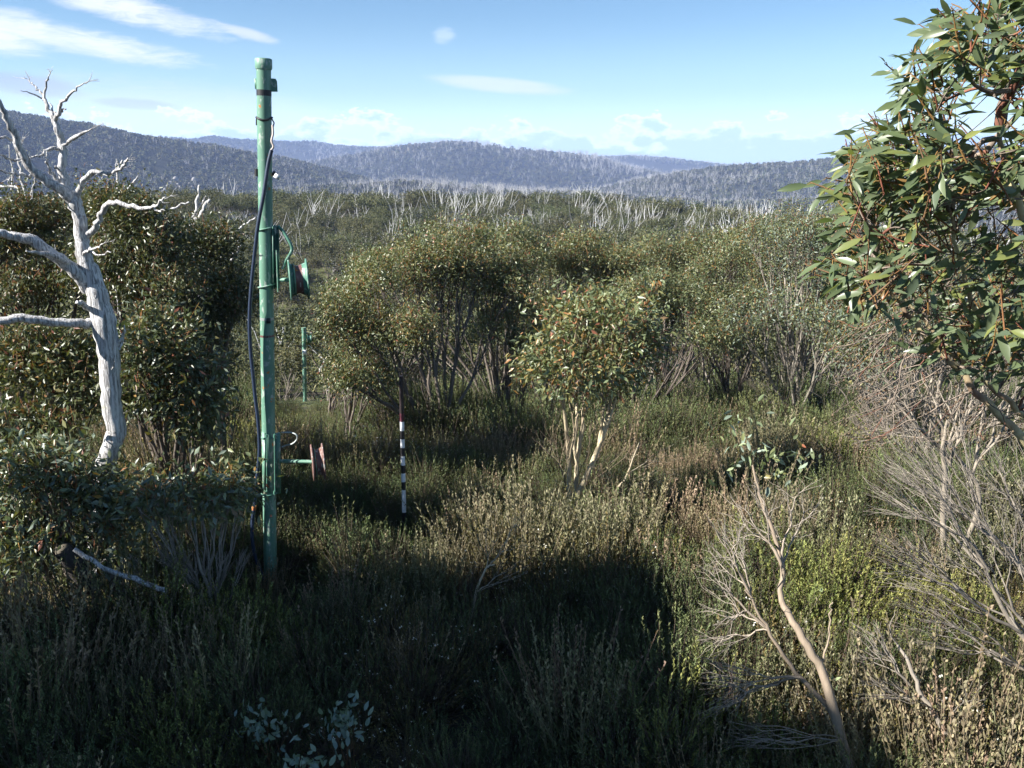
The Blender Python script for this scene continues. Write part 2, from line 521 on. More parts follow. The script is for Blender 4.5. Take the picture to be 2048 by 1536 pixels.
# ------------------------------------------------------------------ growing things
def split(tips, base, k, rng):
    d = nrm(tips - base)
    c = d[rng.choice(len(d), k, replace=False)]
    for _ in range(4):
        a = np.argmax(d @ c.T, 1)
        c = np.array([nrm(d[a == i].mean(0)) if np.any(a == i) else c[i] for i in range(k)])
    gs = [tips[a == i] for i in range(k) if np.any(a == i)]
    return gs if len(gs) > 1 else [tips[:len(tips) // 2], tips[len(tips) // 2:]]


def fan(base, dir0, tips, rtip, expo, out, rng, k=2, bend=0.35, tmin=0.3, tmax=0.55, wob=0.05, kmax=3):
    """branching skeleton from base to every tip: list of (4 points, 4 radii, tips carried)"""
    groups = [tips] if len(tips) == 1 else split(tips, base, min(k, len(tips)), rng)
    for g in groups:
        c = g.mean(0)
        node = g[0] if len(g) == 1 else base + (c - base) * rng.uniform(tmin, tmax)
        seg = node - base; ln = np.linalg.norm(seg) + 1e-6
        if len(g) > 1: node = node + rng.normal(0, wob * ln, 3)
        seg = node - base
        ctrl = base + seg * 0.5 + (dir0 - seg / ln) * ln * bend * 0.5 + rng.normal(0, wob * ln, 3)
        tt = np.array([0, 0.34, 0.68, 1.0])[:, None]
        pts = (1 - tt) ** 2 * base + 2 * tt * (1 - tt) * ctrl + tt ** 2 * node
        pts[1:3] += rng.normal(0, wob * ln * 0.35, (2, 3))
        r0 = rtip * len(g) ** expo; r1 = rtip * max(1, len(g) * 0.75) ** expo if len(g) > 1 else rtip * 0.55
        out.append((pts, np.linspace(r0, r1, 4), len(g)))
        if len(g) > 1:
            d1 = nrm(pts[3] - pts[2])
            fan(node, d1, g, rtip, expo, out, rng, int(rng.integers(2, kmax + 1)), bend, tmin, tmax, wob, kmax)


def wood(mb, sk, colf, mi=0, thick=0.012):
    P = np.array([s[0] for s in sk]); Q = np.array([s[1] for s in sk])
    big = Q[:, 0] > thick
    for sel, sd in ((big, 7), (~big, 3)):
        if sel.any(): tubes(mb, P[sel], Q[sel], sd, colf(P[sel], Q[sel]), mi)


def lobes_tips(lobes, n, rng, shell=0.55, lowcut=-0.5, sub=8):
    """tips in ragged clumps that sit round a union of ellipsoids (centre, radii)"""
    lob = [(np.asarray(c, float), np.broadcast_to(np.asarray(r, float), (3,))) for c, r in lobes]
    vol = np.array([np.prod(r) ** (2 / 3) for _, r in lob]); vol /= vol.sum()
    out = []
    for (c, r), f in zip(lob, vol):
        m = max(sub, int(round(n * f)))
        d = nrm(rng.normal(size=(sub * 6, 3))); d = d[d[:, 2] > lowcut][:sub]
        cs = c + d * r * rng.uniform(0.35, 0.95, (len(d), 1)); rs = r * rng.uniform(0.2, 0.52, (len(d), 1))
        wt = rs[:, 0] ** 1.6; k = rng.choice(len(d), m, p=wt / wt.sum())
        q = nrm(rng.normal(size=(m, 3))) * rng.random((m, 1)) ** 0.45
        q[:, 2] = np.where(q[:, 2] < -0.4, -q[:, 2], q[:, 2])
        p_ = cs[k] + q * rs[k]
        sh = rng.random(m) < 0.10                      # shoots that stand out of the crown
        p_[sh] += (nrm(p_[sh] - c) * (0.6, 0.6, 0.5) + (0, 0, 0.45)) * r.mean() * rng.uniform(0.1, 0.4, (sh.sum(), 1))
        out.append(p_)
    return np.concatenate(out)


GREEN = np.array([(0.135, 0.165, 0.085), (0.115, 0.14, 0.066), (0.175, 0.205, 0.11), (0.095, 0.118, 0.06), (0.155, 0.17, 0.072)])
OLIVE = np.array([(0.165, 0.165, 0.065), (0.19, 0.165, 0.06), (0.145, 0.15, 0.065), (0.13, 0.145, 0.07)])
RUST = np.array([(0.27, 0.135, 0.055), (0.22, 0.085, 0.05), (0.28, 0.17, 0.055), (0.21, 0.135, 0.07)])
BLUE = np.array([(0.16, 0.20, 0.15), (0.19, 0.225, 0.17), (0.13, 0.165, 0.125)])


def leafcols(n, rng, rust=0.12, olive=0.3, blue=0.0):
    c = GREEN[rng.integers(0, len(GREEN), n)].copy()
    q = rng.random(n)
    for pal, f0, f1 in ((RUST, 0, rust), (OLIVE, rust, rust + olive), (BLUE, rust + olive, rust + olive + blue)):
        s = (q >= f0) & (q < f1); c[s] = pal[rng.integers(0, len(pal), s.sum())]
    return c * rng.uniform(0.75, 1.25, (n, 1))


def tuft(mb, tips, dirs, per, rng, L, spread, rust=0.12, olive=0.3, blue=0.0, droop=0.5, aspect=0.36, tpl=L4, wind=(0, 0, 0), gain=1.0):
    """leaf sprays round the branch tips"""
    n = len(tips)
    B = np.repeat(tips, per, 0); D0 = np.repeat(dirs, per, 0); m = len(B)
    B = B + rng.normal(0, spread, (m, 3)) * (1, 1, 0.9)
    D = D0 * 0.5 + rng.normal(0, 0.75, (m, 3)) + np.array((0, 0, -droop)) + np.asarray(wind)
    Nn = rng.normal(0, 1, (m, 3)) + (0, 0, 0.4)
    ln = L * rng.uniform(0.55, 1.2, m)
    # rust and olive come in clumps: one mood per tip
    mood = np.repeat(rng.random(n), per)
    col = leafcols(m, rng, rust * 0.25, olive, blue)
    hot = (mood < 0.35) & (rng.random(m) < rust * 1.3)
    col[hot] = RUST[rng.integers(0, len(RUST), hot.sum())]
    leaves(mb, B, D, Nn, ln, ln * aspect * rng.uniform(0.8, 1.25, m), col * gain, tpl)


def barkcols(pal_thick, pal_thin, rng, cut=0.02):
    a = np.asarray(pal_thick, float); b = np.asarray(pal_thin, float)
    def f(P, Q):
        k = np.clip(Q[:, 0] / cut, 0, 1)[:, None]
        return (b * (1 - k) + a * k) * rng.uniform(0.75, 1.25, (len(P), 1))
    return f


def gum(name, label, base, lobes, ntips, seed, stems=5, per=44, L=0.056, rtip=0.0032, expo=0.5, rust=0.12, olive=0.3, blue=0.0,
        thick=(0.15, 0.13, 0.115), thin=(0.085, 0.07, 0.06), spread=0.115, group='leafy snow gums', shell=0.5, lowcut=-0.25, bare=0, cat='tree', aspect=0.34, bend=0.35, gain=1.05):
    """many-stemmed snow gum: > trunk (stems and limbs), crown (leaves), twigs"""
    rng = np.random.default_rng(seed)
    base = np.asarray(base, float)
    e = empty(name, base, label, cat, group)
    tips = lobes_tips([(np.asarray(c) - base, r) for c, r in lobes], ntips, rng, shell, lowcut)
    sk = []
    fan(np.zeros(3), np.array((0, 0, 1.0)), tips, rtip, expo, sk, rng, stems, bend, 0.28, 0.5)
    if bare:   # dead twigs lower in the tree
        bt = lobes_tips([((np.asarray(c) - base) * (0.85, 0.85, 0.55), np.asarray(r) * 0.9) for c, r in lobes], bare, rng, 0.3, -0.9)
        fan(np.zeros(3), np.array((0, 0, 1.0)), bt, rtip * 0.8, expo * 0.8, sk, rng, 6, bend, 0.3, 0.5)
    bf = barkcols(thick, thin, rng)
    tr, tw = [s for s in sk if s[2] >= 6], [s for s in sk if s[2] < 6]
    # stems start below the surface so that they are rooted
    mb = MB(); wood(mb, tr, bf)
    mb.build('trunk', 'bark', e, True)
    mb = MB(); wood(mb, tw, bf)
    # orange young twigs standing up in the crown
    q = tips[rng.random(len(tips)) < 0.4]
    P = np.stack((q, q + rng.normal(0, 0.03, q.shape) + (0, 0, 0.06), q + rng.normal(0, 0.05, q.shape) + (0, 0, 0.14)), 1)
    tubes(mb, P, np.tile((0.004, 0.0035, 0.002), (len(P), 1)), 3, RUST[rng.integers(0, 4, len(P))] * 1.1)
    mb.build('twigs', 'bark', e, False)
    mb = MB()
    ctr = np.mean([np.asarray(c) - base for c, _ in lobes], 0)
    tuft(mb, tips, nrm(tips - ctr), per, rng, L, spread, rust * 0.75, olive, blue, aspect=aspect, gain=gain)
    o = mb.build('crown', 'leaf', e); o['kind'] = 'stuff'
    return e


def lobe(px, py, Y, rx, rz, ry=None):
    """ellipsoid lobe: centre seen at px,py at distance Y; radii in photograph pixels"""
    k = Y / FPX
    return (W(px, py, Y), (rx * k, (ry or rx) * k, rz * k))


def place(mb, name, m, parent, smooth=False, kind=None, label=None):
    """build a part from world coordinates under a parent that stands at its own base"""
    b = np.array(parent.location, np.float32)
    mb.v = [v - b for v in mb.v]
    return mb.build(name, m, parent, smooth, kind, label)


def line(pts, Y):
    """photograph polyline at distance(s) Y -> world points"""
    Y = np.broadcast_to(np.asarray(Y, float), (len(pts),))
    return np.array([W(x, y, yy) for (x, y), yy in zip(pts, Y)])


def smoothline(P, n=4, rng=None, wob=0.0):
    """Catmull-Rom through the points"""
    P = np.asarray(P, float); Q = np.concatenate(([2 * P[0] - P[1]], P, [2 * P[-1] - P[-2]])); out = []
    for i in range(1, len(Q) - 2):
        for t in np.linspace(0, 1, n, endpoint=False):
            a, b, c, d = Q[i - 1:i + 3]
            out.append(0.5 * (2 * b + (c - a) * t + (2 * a - 5 * b + 4 * c - d) * t * t + (3 * b - a - 3 * c + d) * t ** 3))
    out.append(P[-1]); out = np.array(out)
    if rng is not None: out[1:-1] += rng.normal(0, wob, (len(out) - 2, 3))
    return out


# ------------------------------------------------------------------ unseen lodge added left and behind, shaped to cast the foreground shadow
def lodge():
    e = empty('unseen_shadow_lodge', (-11.5, -1.0, 0.0), 'unseen dark timber lodge, shaped so that its shadow falls over the foreground heath', 'building')
    def block(x0, x1, y0, y1, h):
        mb = MB(); box(mb, (x0, y0, -0.4), (x1, y1, h)); place(mb, 'wall', 'weatherboard', e)
        mb = MB(); box(mb, (x0 - 0.35, y0 - 0.35, h), (x1 + 0.35, y1 + 0.35, h + 0.22)); place(mb, 'roof', 'roof_metal', e)
        for i in range(2):
            for xx in np.arange(x0 + 0.8, x1 - 1.0, 2.0):
                z0 = 1.0 + i * 2.6
                mb = MB(); box(mb, (xx, y1 + 0.003, z0), (xx + 1.0, y1 + 0.05, z0 + 1.1))
                wn = place(mb, 'window', 'white_paint', e)
                mb = MB(); box(mb, (xx + 0.07, y1 + 0.03, z0 + 0.07), (xx + 0.93, y1 + 0.06, z0 + 1.03))
                mb.v = [v - np.array(e.location, np.float32) for v in mb.v]
                mb.build('pane', 'window_glass', wn)
    block(-11.8, -8.6, 1.5, 3.35, 7.1)  # block corners and heights chosen for the outline of the cast shadow
    block(-13.8, -8.5, -6.0, 0.8, 7.7)
    block(-21.4, -14.5, -5.0, 2.7, 6.5)
    return e


lodge()

# ------------------------------------------------------------------ lift pole in front
def lift_pole():
    Yp = 7.5
    base = W(541, 1172, Yp); top = W(527, 117, Yp)
    base[2] = gz(base[0], base[1]); axis = nrm(top - base)
    e = empty('lift_tower_pole', base, 'tall green painted steel ski lift pole with two pulley wheels and cable ties', 'pole')
    def at(py):
        """point on the pole axis at that photograph row"""
        lo, hi = 0.0, 1.0
        for _ in range(40):
            m = (lo + hi) / 2; q = base + (top - base) * m
            d = q - np.array((0, 0, CAMZ)); yc = d[1] * math.sin(PITCH) + d[2] * math.cos(PITCH); zc = d[1] * math.cos(PITCH) - d[2] * math.sin(PITCH)
            if 768 - FPX * yc / zc > py: lo = m
            else: hi = m
        return base + (top - base) * lo
    r = 0.058
    right = np.array((0.97, 0.25, 0.0)); front = np.array((0.25, -0.97, 0.0))
    mb = MB(); tube(mb, np.linspace(base - axis * 0.3, top, 14), r, 24); place(mb, 'pole', 'green_paint', e, True)
    mb = MB(); tube(mb, [at(139), at(135), at(119), at(115)], [r * 1.10, r * 1.17, r * 1.17, r * 1.05], 24); place(mb, 'cap', 'green_paint', e, True)
    mb = MB(); tube(mb, [at(192), at(180)], r * 1.025, 24, cap=False); place(mb, 'tape_band', 'black_tape', e, True)
    q = at(170)
    mb = MB()
    pts = [(0, -0.05), (0.10, -0.05), (0.105, -0.045), (0.105, 0.03), (0.085, 0.05), (0.0, 0.052)]
    V = [q + right * (r * 0.9 + x * 0.5) + np.array((0, 0, z)) + front * s for s in (-0.006, 0.006) for x, z in pts]; n = len(pts)
    mb.add(V, [tuple(range(n - 1, -1, -1)), tuple(range(n, 2 * n))] ) if False else mb.add(V, [(i, (i + 1) % n, n + (i + 1) % n, n + i) for i in range(n)])
    mb.add(V, [tuple(range(n))]); mb.add(V, [tuple(range(2 * n - 1, n - 1, -1))])
    place(mb, 'lug_plate', 'green_dark', e)
    mb = MB(); box(mb, tuple(at(178) - (r + 0.012, 0.01, 0)), tuple(at(157) - (r - 0.006, -0.03, 0))); place(mb, 'lug_plate', 'green_paint', e)
    # cable tie strapped round the pole with loose tails
    mb = MB()
    a = np.linspace(0, 2 * np.pi, 25); q = at(238)
    tube(mb, [q + (r * 1.06) * (math.cos(x) * right + math.sin(x) * front) + np.array((0, 0, 0.012 * math.cos(2 * x))) for x in a], 0.009, 6)
    tube(mb, [q + right * r * 1.05, q + right * r * 1.3 + (0, 0, -0.03), q + right * r * 1.1 + (0, 0, -0.07)], 0.006, 5)
    tube(mb, [q - right * r * 1.05, q - right * r * 1.12 + (0, 0, -0.05)], 0.006, 5)
    place(mb, 'strap', 'black_tape', e, True)
    mb = MB(); tube(mb, smoothline([W(545, 250, 7.42), W(546, 268, 7.41), W(543, 282, 7.4), W(547, 293, 7.4), W(541, 302, 7.4)], 4), 0.009, 6)
    place(mb, 'frayed_rope', 'frayed_rope', e, True)
    q = at(345)
    mb = MB(); tube(mb, [q + right * r * x + (0, 0, z) for x, z in ((-1.15, -0.03), (-1.1, 0.03))], 0.02, 8); place(mb, 'clamp', 'black_tape', e, True)
    mb = MB(); tube(mb, [q + right * r * 1.0, q + right * r * 1.45 + (0, 0, -0.02)], 0.02, 8); place(mb, 'clamp', 'black_tape', e, True)
    mb = MB(); q2 = W(554, 353, 7.45)
    box(mb, (-0.024, -0.003, -0.018), (0.024, 0.003, 0.018), mtx=Matrix.Translation(q2) @ Matrix.Rotation(0.6, 4, 'Y'))
    place(mb, 'tag', 'white_plastic', e)
    # u-bolts
    for py in (456, 570):
        q = at(py); mb = MB()
        tube(mb, [q + (r + 0.008) * (math.cos(x) * right + math.sin(x) * front) + (0, 0, -0.01 * (x - 1.2)) for x in np.linspace(0.1, math.pi + 0.2, 14)], 0.008, 8)
        place(mb, 'u_bolt', 'green_paint', e, True)
    # upper bracket: channel behind and right of the pole
    q0, q1 = at(452), at(578)
    mb = MB()
    for s0, s1, f0, f1 in ((0.9, 1.05, -0.03, 0.055), (0.9, 1.75, -0.04, -0.028), (1.75, 1.85, -0.04, 0.03)):
        a0 = q1 + right * r * s0 + front * f0; V = []
        for q in (q1, q0):
            for s, f in ((s0, f0), (s1, f0), (s1, f1), (s0, f1)): V.append(q + right * r * s + front * f)
        mb.add(V, [(0, 3, 2, 1), (4, 5, 6, 7), (0, 1, 5, 4), (1, 2, 6, 5), (2, 3, 7, 6), (3, 0, 4, 7)])
    place(mb, 'channel_bracket', 'green_dark', e)
    for pa, pb in (((550, 449), (551, 468)), ((553, 500), (556, 584))):
        mb = MB(); tube(mb, [W(*pa, 7.40), W(*pb, 7.40)], 0.006, 8); place(mb, 'threaded_rod', 'green_paint', e, True)
    mb = MB(); tube(mb, smoothline([W(556, 452, 7.5), W(566, 463, 7.5), W(578, 482, 7.48), W(584, 496, 7.48), W(581, 507, 7.48), W(572, 522, 7.5), W(565, 538, 7.5)], 4), 0.013, 10)
    place(mb, 'rope_guard', 'green_dark', e, True)
    def sheave(px, py, wpx, hpx, a0, Yw, nm, m1):
        c = W(px, py, Yw); k = Yw * 1.03 / FPX
        ax = np.array((0.962, 0.27, 0.03)); w2 = wpx * k / 2; R0 = hpx * k / 2
        mb = MB(); lathe(mb, [(-w2, 0.02), (-w2, R0 * 0.97), (-w2 + 0.008, R0), (-w2 + 0.012, R0 * 0.97), (-w2 + 0.016, R0 * 0.80), (-w2 * 0.35, R0 * 0.70)], c, ax, 40)
        lathe(mb, [(w2 * 0.42, R0 * 0.74), (w2 - 0.016, R0 * 0.80), (w2 - 0.012, R0 * 0.98), (w2 - 0.006, R0), (w2, R0 * 0.97), (w2, 0.02)], c, ax, 40)
        wh = place(mb, nm, 'green_dark' if m1 else 'reel_paint', e, True)
        mb = MB(); lathe(mb, [(-w2 * 0.35, R0 * 0.70), (0, R0 * 0.66), (w2 * 0.42, R0 * 0.74)], c, ax, 40); mb.v = [v - np.array(e.location, np.float32) for v in mb.v]
        mb.build('rope_groove', 'red_rust', wh, True)
        mb = MB(); lathe(mb, [(-w2 * 0.52, R0 * 0.72), (-w2 * 0.47, R0 * 0.80), (-w2 * 0.40, R0 * 0.80), (-w2 * 0.33, R0 * 0.71)], c, ax, 40); mb.v = [v - np.array(e.location, np.float32) for v in mb.v]
        mb.build('groove_rim', 'green_paint', wh, True)
        mb = MB(); tube(mb, [a0, c], 0.017, 12); place(mb, 'axle', 'green_paint', e, True)
    sheave(597, 559, 36, 80, W(556, 560, 7.5), 7.45, 'pulley_wheel', True)
    sheave(636, 924, 25, 76, W(560, 922, 7.5), 7.42, 'pulley_wheel', False)
    # lower bracket
    mb = MB()
    V = [W(523, 864, 7.46), W(538, 870, 7.40), W(540, 986, 7.40), W(525, 978, 7.46)]
    V = V + [v + front * -0.008 for v in V]
    mb.add(V, [(0, 1, 2, 3), (7, 6, 5, 4), (0, 4, 5, 1), (1, 5, 6, 2), (2, 6, 7, 3), (3, 7, 4, 0)])
    place(mb, 'bracket_plate', 'green_paint', e)
    mb = MB()
    V = [at(868) + right * r * 0.8 + front * 0.01, at(868) + right * r * 1.75 - front * 0.02, at(990) + right * r * 1.75 - front * 0.02, at(990) + right * r * 0.8 + front * 0.01]
    V = V + [v + front * -0.02 for v in V]
    mb.add(V, [(0, 1, 2, 3), (7, 6, 5, 4), (0, 4, 5, 1), (1, 5, 6, 2), (2, 6, 7, 3), (3, 7, 4, 0)])
    place(mb, 'bracket_plate', 'green_dark', e)
    for xa, xb in ((533, 534), (549, 550)):
        mb = MB(); tube(mb, [W(xa, 868, 7.385), W(xb, 990, 7.385)], 0.0055, 8)
        for yy in (872, 985): tube(mb, [W(xa, yy - 3, 7.38), W(xa, yy + 3, 7.38)], 0.011, 6)
        place(mb, 'threaded_rod', 'green_dark', e, True)
    for yy in (873, 986):
        q = at(yy); mb = MB()
        tube(mb, [q + (r + 0.008) * (math.cos(x) * right + math.sin(x) * front) for x in np.linspace(0.0, math.pi, 14)], 0.008, 8); place(mb, 'u_bolt', 'green_dark', e, True)
    mb = MB(); tube(mb, smoothline([W(563, 865, 7.5), W(580, 865, 7.5), W(592, 869, 7.48), W(594, 878, 7.48), W(586, 887, 7.48), W(572, 891, 7.5), W(564, 894, 7.5)], 4), 0.007, 8)
    place(mb, 'rope_guard', 'steel', e, True)
    # small clips on the shaft
    mb = MB(); q = at(637); tube(mb, [q + (0, 0, -0.012), q + (0, 0, 0.012)], r * 1.03, 24, cap=False); place(mb, 'clip_band', 'steel', e, True)
    mb = MB(); box(mb, tuple(q + front * r + (0.0, -0.02, -0.03)), tuple(q + front * r + (0.03, 0.01, 0.012))); place(mb, 'clip', 'black_tape', e)
    mb = MB(); q = at(671); tube(mb, [q + (0, 0, -0.009), q + (0, 0, 0.009)], r * 1.03, 24, cap=False); place(mb, 'clip_band', 'red_rust', e, True)
    mb = MB(); q = at(671); tube(mb, [q + front * r, q + front * (r + 0.03)], 0.008, 6); place(mb, 'bolt', 'black_tape', e, True)
    return e


lift_pole()
mb = MB()
cpts = [(543, 300), (536, 330), (527, 390), (516, 450), (508, 520), (502, 580), (499, 640), (501, 700), (507, 760), (511, 800), (516, 841), (519, 896), (516, 937), (513, 964), (509, 1008), (505, 1040), (504, 1073), (509, 1106), (515, 1128), (526, 1153), (536, 1172), (545, 1190)]
P = smoothline(line(cpts, np.interp([p_[1] for p_ in cpts], [300, 450, 700, 1190], [7.40, 7.36, 7.40, 7.42])), 4)
b0 = P[-1].copy(); e = empty('hanging_cable', b0, 'thick dark blue rubber cable hanging loose down the left of the green pole', 'cable')
tube(mb, P, 0.0155, 10); place(mb, 'sheath', 'rubber_blue', e, True)
mb = MB(); tube(mb, [W(508, 1012, 7.38), W(508, 1020, 7.38)], 0.019, 8); place(mb, 'orange_tie', 'red_rust', e, True)

# ------------------------------------------------------------------ striped marker stake
def stake():
    Y = 8.6; b = W(809, 1052, Y); t_ = W(802, 752, Y)
    b[2] = gz(b[0], b[1]); e = empty('marker_stake', b, 'slim striped black and white marker stake with dark top standing in the heath', 'stake')
    rows = [(752, 826, 'brown_paint'), (826, 843, 'crimson_paint'), (843, 861, 'white_paint'), (861, 878, 'black_paint'), (878, 895, 'white_paint'), (895, 912, 'black_paint'),
            (912, 930, 'white_paint'), (930, 946, 'black_paint'), (946, 963, 'white_paint'), (963, 979, 'black_paint'), (979, 1024, 'white_paint')]
    def q(py): return W(802 + 7 * (py - 752) / 300.0, py, Y)
    for y0, y1, m in rows:
        mb = MB(); tube(mb, [q(y0), q(y1)], 0.0215 if m != 'brown_paint' else 0.0225, 14, cap=(y0 == 752)); place(mb, 'shaft' if m == 'brown_paint' else 'band', m, e, True)
    mb = MB(); tube(mb, [q(1024), b + (0, 0, -0.3)], 0.021, 14); place(mb, 'shaft', 'black_paint', e, True)


stake()

# ------------------------------------------------------------------ second pole down the slope
def far_pole():
    Y = 25.5; b = W(609, 800, Y); t_ = W(607.5, 657, Y); b[2] = gz(b[0], b[1])
    e = empty('far_lift_pole', b, 'smaller green lift pole with white plate further down the slope', 'pole')
    mb = MB(); tube(mb, [b - (0, 0, 0.3), t_], 0.058, 14); place(mb, 'pole', 'green_paint', e, True)
    mb = MB(); tube(mb, [t_ - (0, 0, 0.05), t_ + (0, 0, 0.03)], 0.068, 14); place(mb, 'cap', 'green_paint', e, True)
    mb = MB(); c = W(609, 705, Y - 0.08); box(mb, tuple(c - (0.055, 0.008, 0.075)), tuple(c + (0.055, 0.008, 0.075))); place(mb, 'white_plate', 'white_plastic', e)
    for yy, x1 in ((665, 624), (676, 618)):
        mb = MB(); tube(mb, [W(609, yy, Y), W(x1, yy + 1, Y)], 0.018, 8); place(mb, 'arm', 'steel', e, True)
    mb = MB(); lathe(mb, [(-0.06, 0.02), (-0.06, 0.16), (-0.03, 0.11), (0.03, 0.11), (0.06, 0.16), (0.06, 0.02)], W(619, 679, Y), (0.98, 0.2, 0), 24); place(mb, 'pulley_wheel', 'green_dark', e, True)
    mb = MB(); tube(mb, smoothline([W(612, 690, Y), W(620, 692, Y), W(624, 697, Y)], 3), 0.012, 6); place(mb, 'rope_guard', 'steel', e, True)


far_pole()

# ------------------------------------------------------------------ white dead tree on the left
def dead_tree():
    rng = np.random.default_rng(5); Y = 7.6; k = 7.75 / FPX
    g = np.array((W(205, 1150, Y)[0], Y, gz(W(205, 1150, Y)[0], Y)))
    e = empty('dead_snow_gum', g, 'tall bleached white dead snow gum with bare forking limbs on the left', 'tree')
    def limb(name, pts, wid, dy=0.0, parent=None, rough=0.07, n=4, lab=None):
        """pts in photograph pixels, wid in pixels, dy = how far it runs towards (-) or away from the camera"""
        P = smoothline(line(pts, Y + np.linspace(0, dy, len(pts))), n, rng, 0.006)
        wd = np.interp(np.linspace(0, 1, len(P)), np.linspace(0, 1, len(wid)), wid) * k / 2 * 0.9
        mb = MB(); tube(mb, P, wd, 16 if max(wid) > 15 else 8, rough=rough, rng=rng)
        b = np.array(e.location, np.float32); mb.v = [v - b for v in mb.v]
        return mb.build(name, 'dead_wood', parent or e, True)
    limb('trunk', [(200, 1175), (204, 1080), (206, 1000), (208, 950), (216, 915), (232, 866), (226, 826), (221, 765), (218, 700), (205, 640), (196, 596), (184, 557), (169, 518), (164, 480), (160, 438), (150, 405), (132, 378), (125, 338), (124, 297), (116, 263), (108, 238)],
         [70, 62, 52, 46, 42, 41, 42, 43, 46, 52, 44, 40, 33, 29, 27, 28, 22, 17, 16, 14, 11], 0.0, None, 0.06)
    a = limb('limb', [(108, 240), (98, 219), (89, 197), (78, 182), (66, 168), (56, 160)], [10, 9, 7, 4, 2.5, 1.2], 0.15)
    limb('twig', [(89, 197), (92, 168), (97, 155), (101, 145)], [5, 4, 2.5, 1], -0.1, a); limb('twig', [(84, 197), (62, 187), (41, 180)], [4, 3, 1], -0.15, a)
    a = limb('limb', [(110, 243), (116, 228), (122, 211), (143, 189), (160, 173), (178, 163)], [10, 9, 7, 5, 3, 1], -0.2)
    limb('twig', [(118, 226), (126, 221), (132, 217)], [6, 4, 2], -0.1, a); limb('twig', [(114, 232), (106, 218), (98, 205)], [5, 4, 2], 0.1, a)
    limb('limb', [(125, 303), (138, 284), (146, 277), (160, 270), (184, 257)], [7, 6, 9, 7, 2], -0.15)
    limb('limb', [(120, 297), (102, 296), (84, 310), (58, 316)], [8, 7, 5, 3], -0.2)
    a = limb('limb', [(146, 402), (128, 384), (111, 371), (85, 356), (58, 332), (38, 295), (22, 256), (4, 216), (-25, 160), (-40, 110)], [24, 22, 20, 17, 17, 15, 14, 11, 9, 5], -0.5)
    limb('twig', [(82, 354), (60, 352), (30, 348), (0, 341), (-40, 330)], [8, 6, 5, 4, 3], -0.3, a); limb('twig', [(44, 319), (25, 320), (0, 311), (-30, 300)], [6, 5, 4, 2], -0.2, a)
    limb('twig', [(28, 282), (12, 276), (-20, 278)], [6, 5, 3], -0.2, a); limb('twig', [(20, 262), (15, 232)], [4, 1.5], 0, a); limb('twig', [(70, 345), (66, 375), (60, 400)], [3, 2, 1], 0.1, a)
    limb('limb', [(122, 372), (108, 352), (98, 335), (90, 314)], [10, 8, 6, 4], -0.15); limb('limb', [(126, 345), (116, 336), (108, 334)], [7, 5, 2], -0.1)
    a = limb('limb', [(152, 402), (160, 376), (174, 354), (193, 344), (223, 347), (243, 339), (250, 325), (257, 317)], [13, 12, 11, 10, 7, 6, 6, 3], -0.25)
    limb('twig', [(176, 356), (190, 350), (215, 352)], [5, 4, 1.5], -0.2, a); limb('twig', [(236, 343), (236, 328), (232, 318)], [5, 4, 1.5], -0.05, a)
    a = limb('limb', [(174, 472), (193, 453), (203, 428), (211, 410), (237, 407), (275, 417), (308, 414), (322, 402), (331, 394)], [14, 13, 12, 12, 11, 9, 7, 5, 2], -0.4)
    limb('twig', [(300, 415), (318, 421), (330, 421)], [5, 4, 1.5], -0.1, a)
    a = limb('limb', [(158, 512), (172, 502), (188, 497), (208, 487)], [7, 6, 5, 2], -0.35); limb('twig', [(180, 500), (196, 508), (222, 505)], [5, 4, 2], -0.15, a)
    limb('limb', [(176, 578), (160, 555), (140, 536), (110, 514), (67, 483), (30, 472), (0, 467), (-60, 450), (-120, 420)], [30, 28, 26, 24, 23, 18, 16, 13, 8], -0.5)
    limb('limb', [(158, 536), (130, 522), (90, 508), (52, 502)], [14, 11, 9, 3], -0.6); limb('limb', [(110, 512), (109, 500), (110, 488)], [5, 3, 1], -0.05)
    limb('limb', [(192, 650), (160, 645), (111, 645), (56, 637), (0, 641), (-80, 655), (-150, 640)], [24, 19, 18, 18, 16, 13, 8], -0.6)
    limb('limb', [(185, 625), (170, 610), (153, 604)], [14, 12, 8], -0.25); limb('limb', [(236, 690), (246, 668), (249, 650)], [9, 6, 2], -0.02)
    limb('limb', [(238, 700), (246, 676), (250, 660)], [8, 6, 2], 0.1); limb('limb', [(218, 740), (212, 748), (226, 735), (230, 722)], [5, 4, 3, 1], -0.12)
    for ax_, ay_, bx_, by_, sp_ in [(60, 163, 48, 150, 14), (101, 147, 102, 132, 8), (170, 167, 190, 152, 14), (178, 260, 200, 250, 12), (62, 315, 40, 322, 12), (250, 325, 262, 305, 14), (322, 402, 345, 385, 16), (205, 488, 222, 478, 12), (36, 296, 52, 270, 14), (92, 318, 86, 300, 10), (28, 348, 5, 362, 14), (238, 340, 262, 338, 10)]:
        o_ = W(ax_, ay_, Y - 0.15); tp = np.array([W(bx_ + rng.normal(0, sp_ * 0.6), by_ + rng.normal(0, sp_ * 0.6), Y - 0.15 + rng.normal(0, 0.08)) for _ in range(5)])
        sk = []; fan(o_, nrm(tp.mean(0) - o_), tp, 0.0022, 0.5, sk, rng, 2, 0.3, 0.3, 0.5, 0.08)
        mb = MB(); wood(mb, sk, lambda P, Q: np.tile((0.6, 0.6, 0.6), (len(P), 1)), 0, 0.02); place(mb, 'fine_twig', 'dead_wood', e, True)
    return e


dead_tree()

# ------------------------------------------------------------------ leafy snow gums, near and middle distance
def tree(name, label, px, Y, lobes, ntips, seed, **kw):
    return gum(name, label, on(px, Y) - (0, 0, 0.05), [lobe(*l) for l in lobes], ntips, seed, **kw)


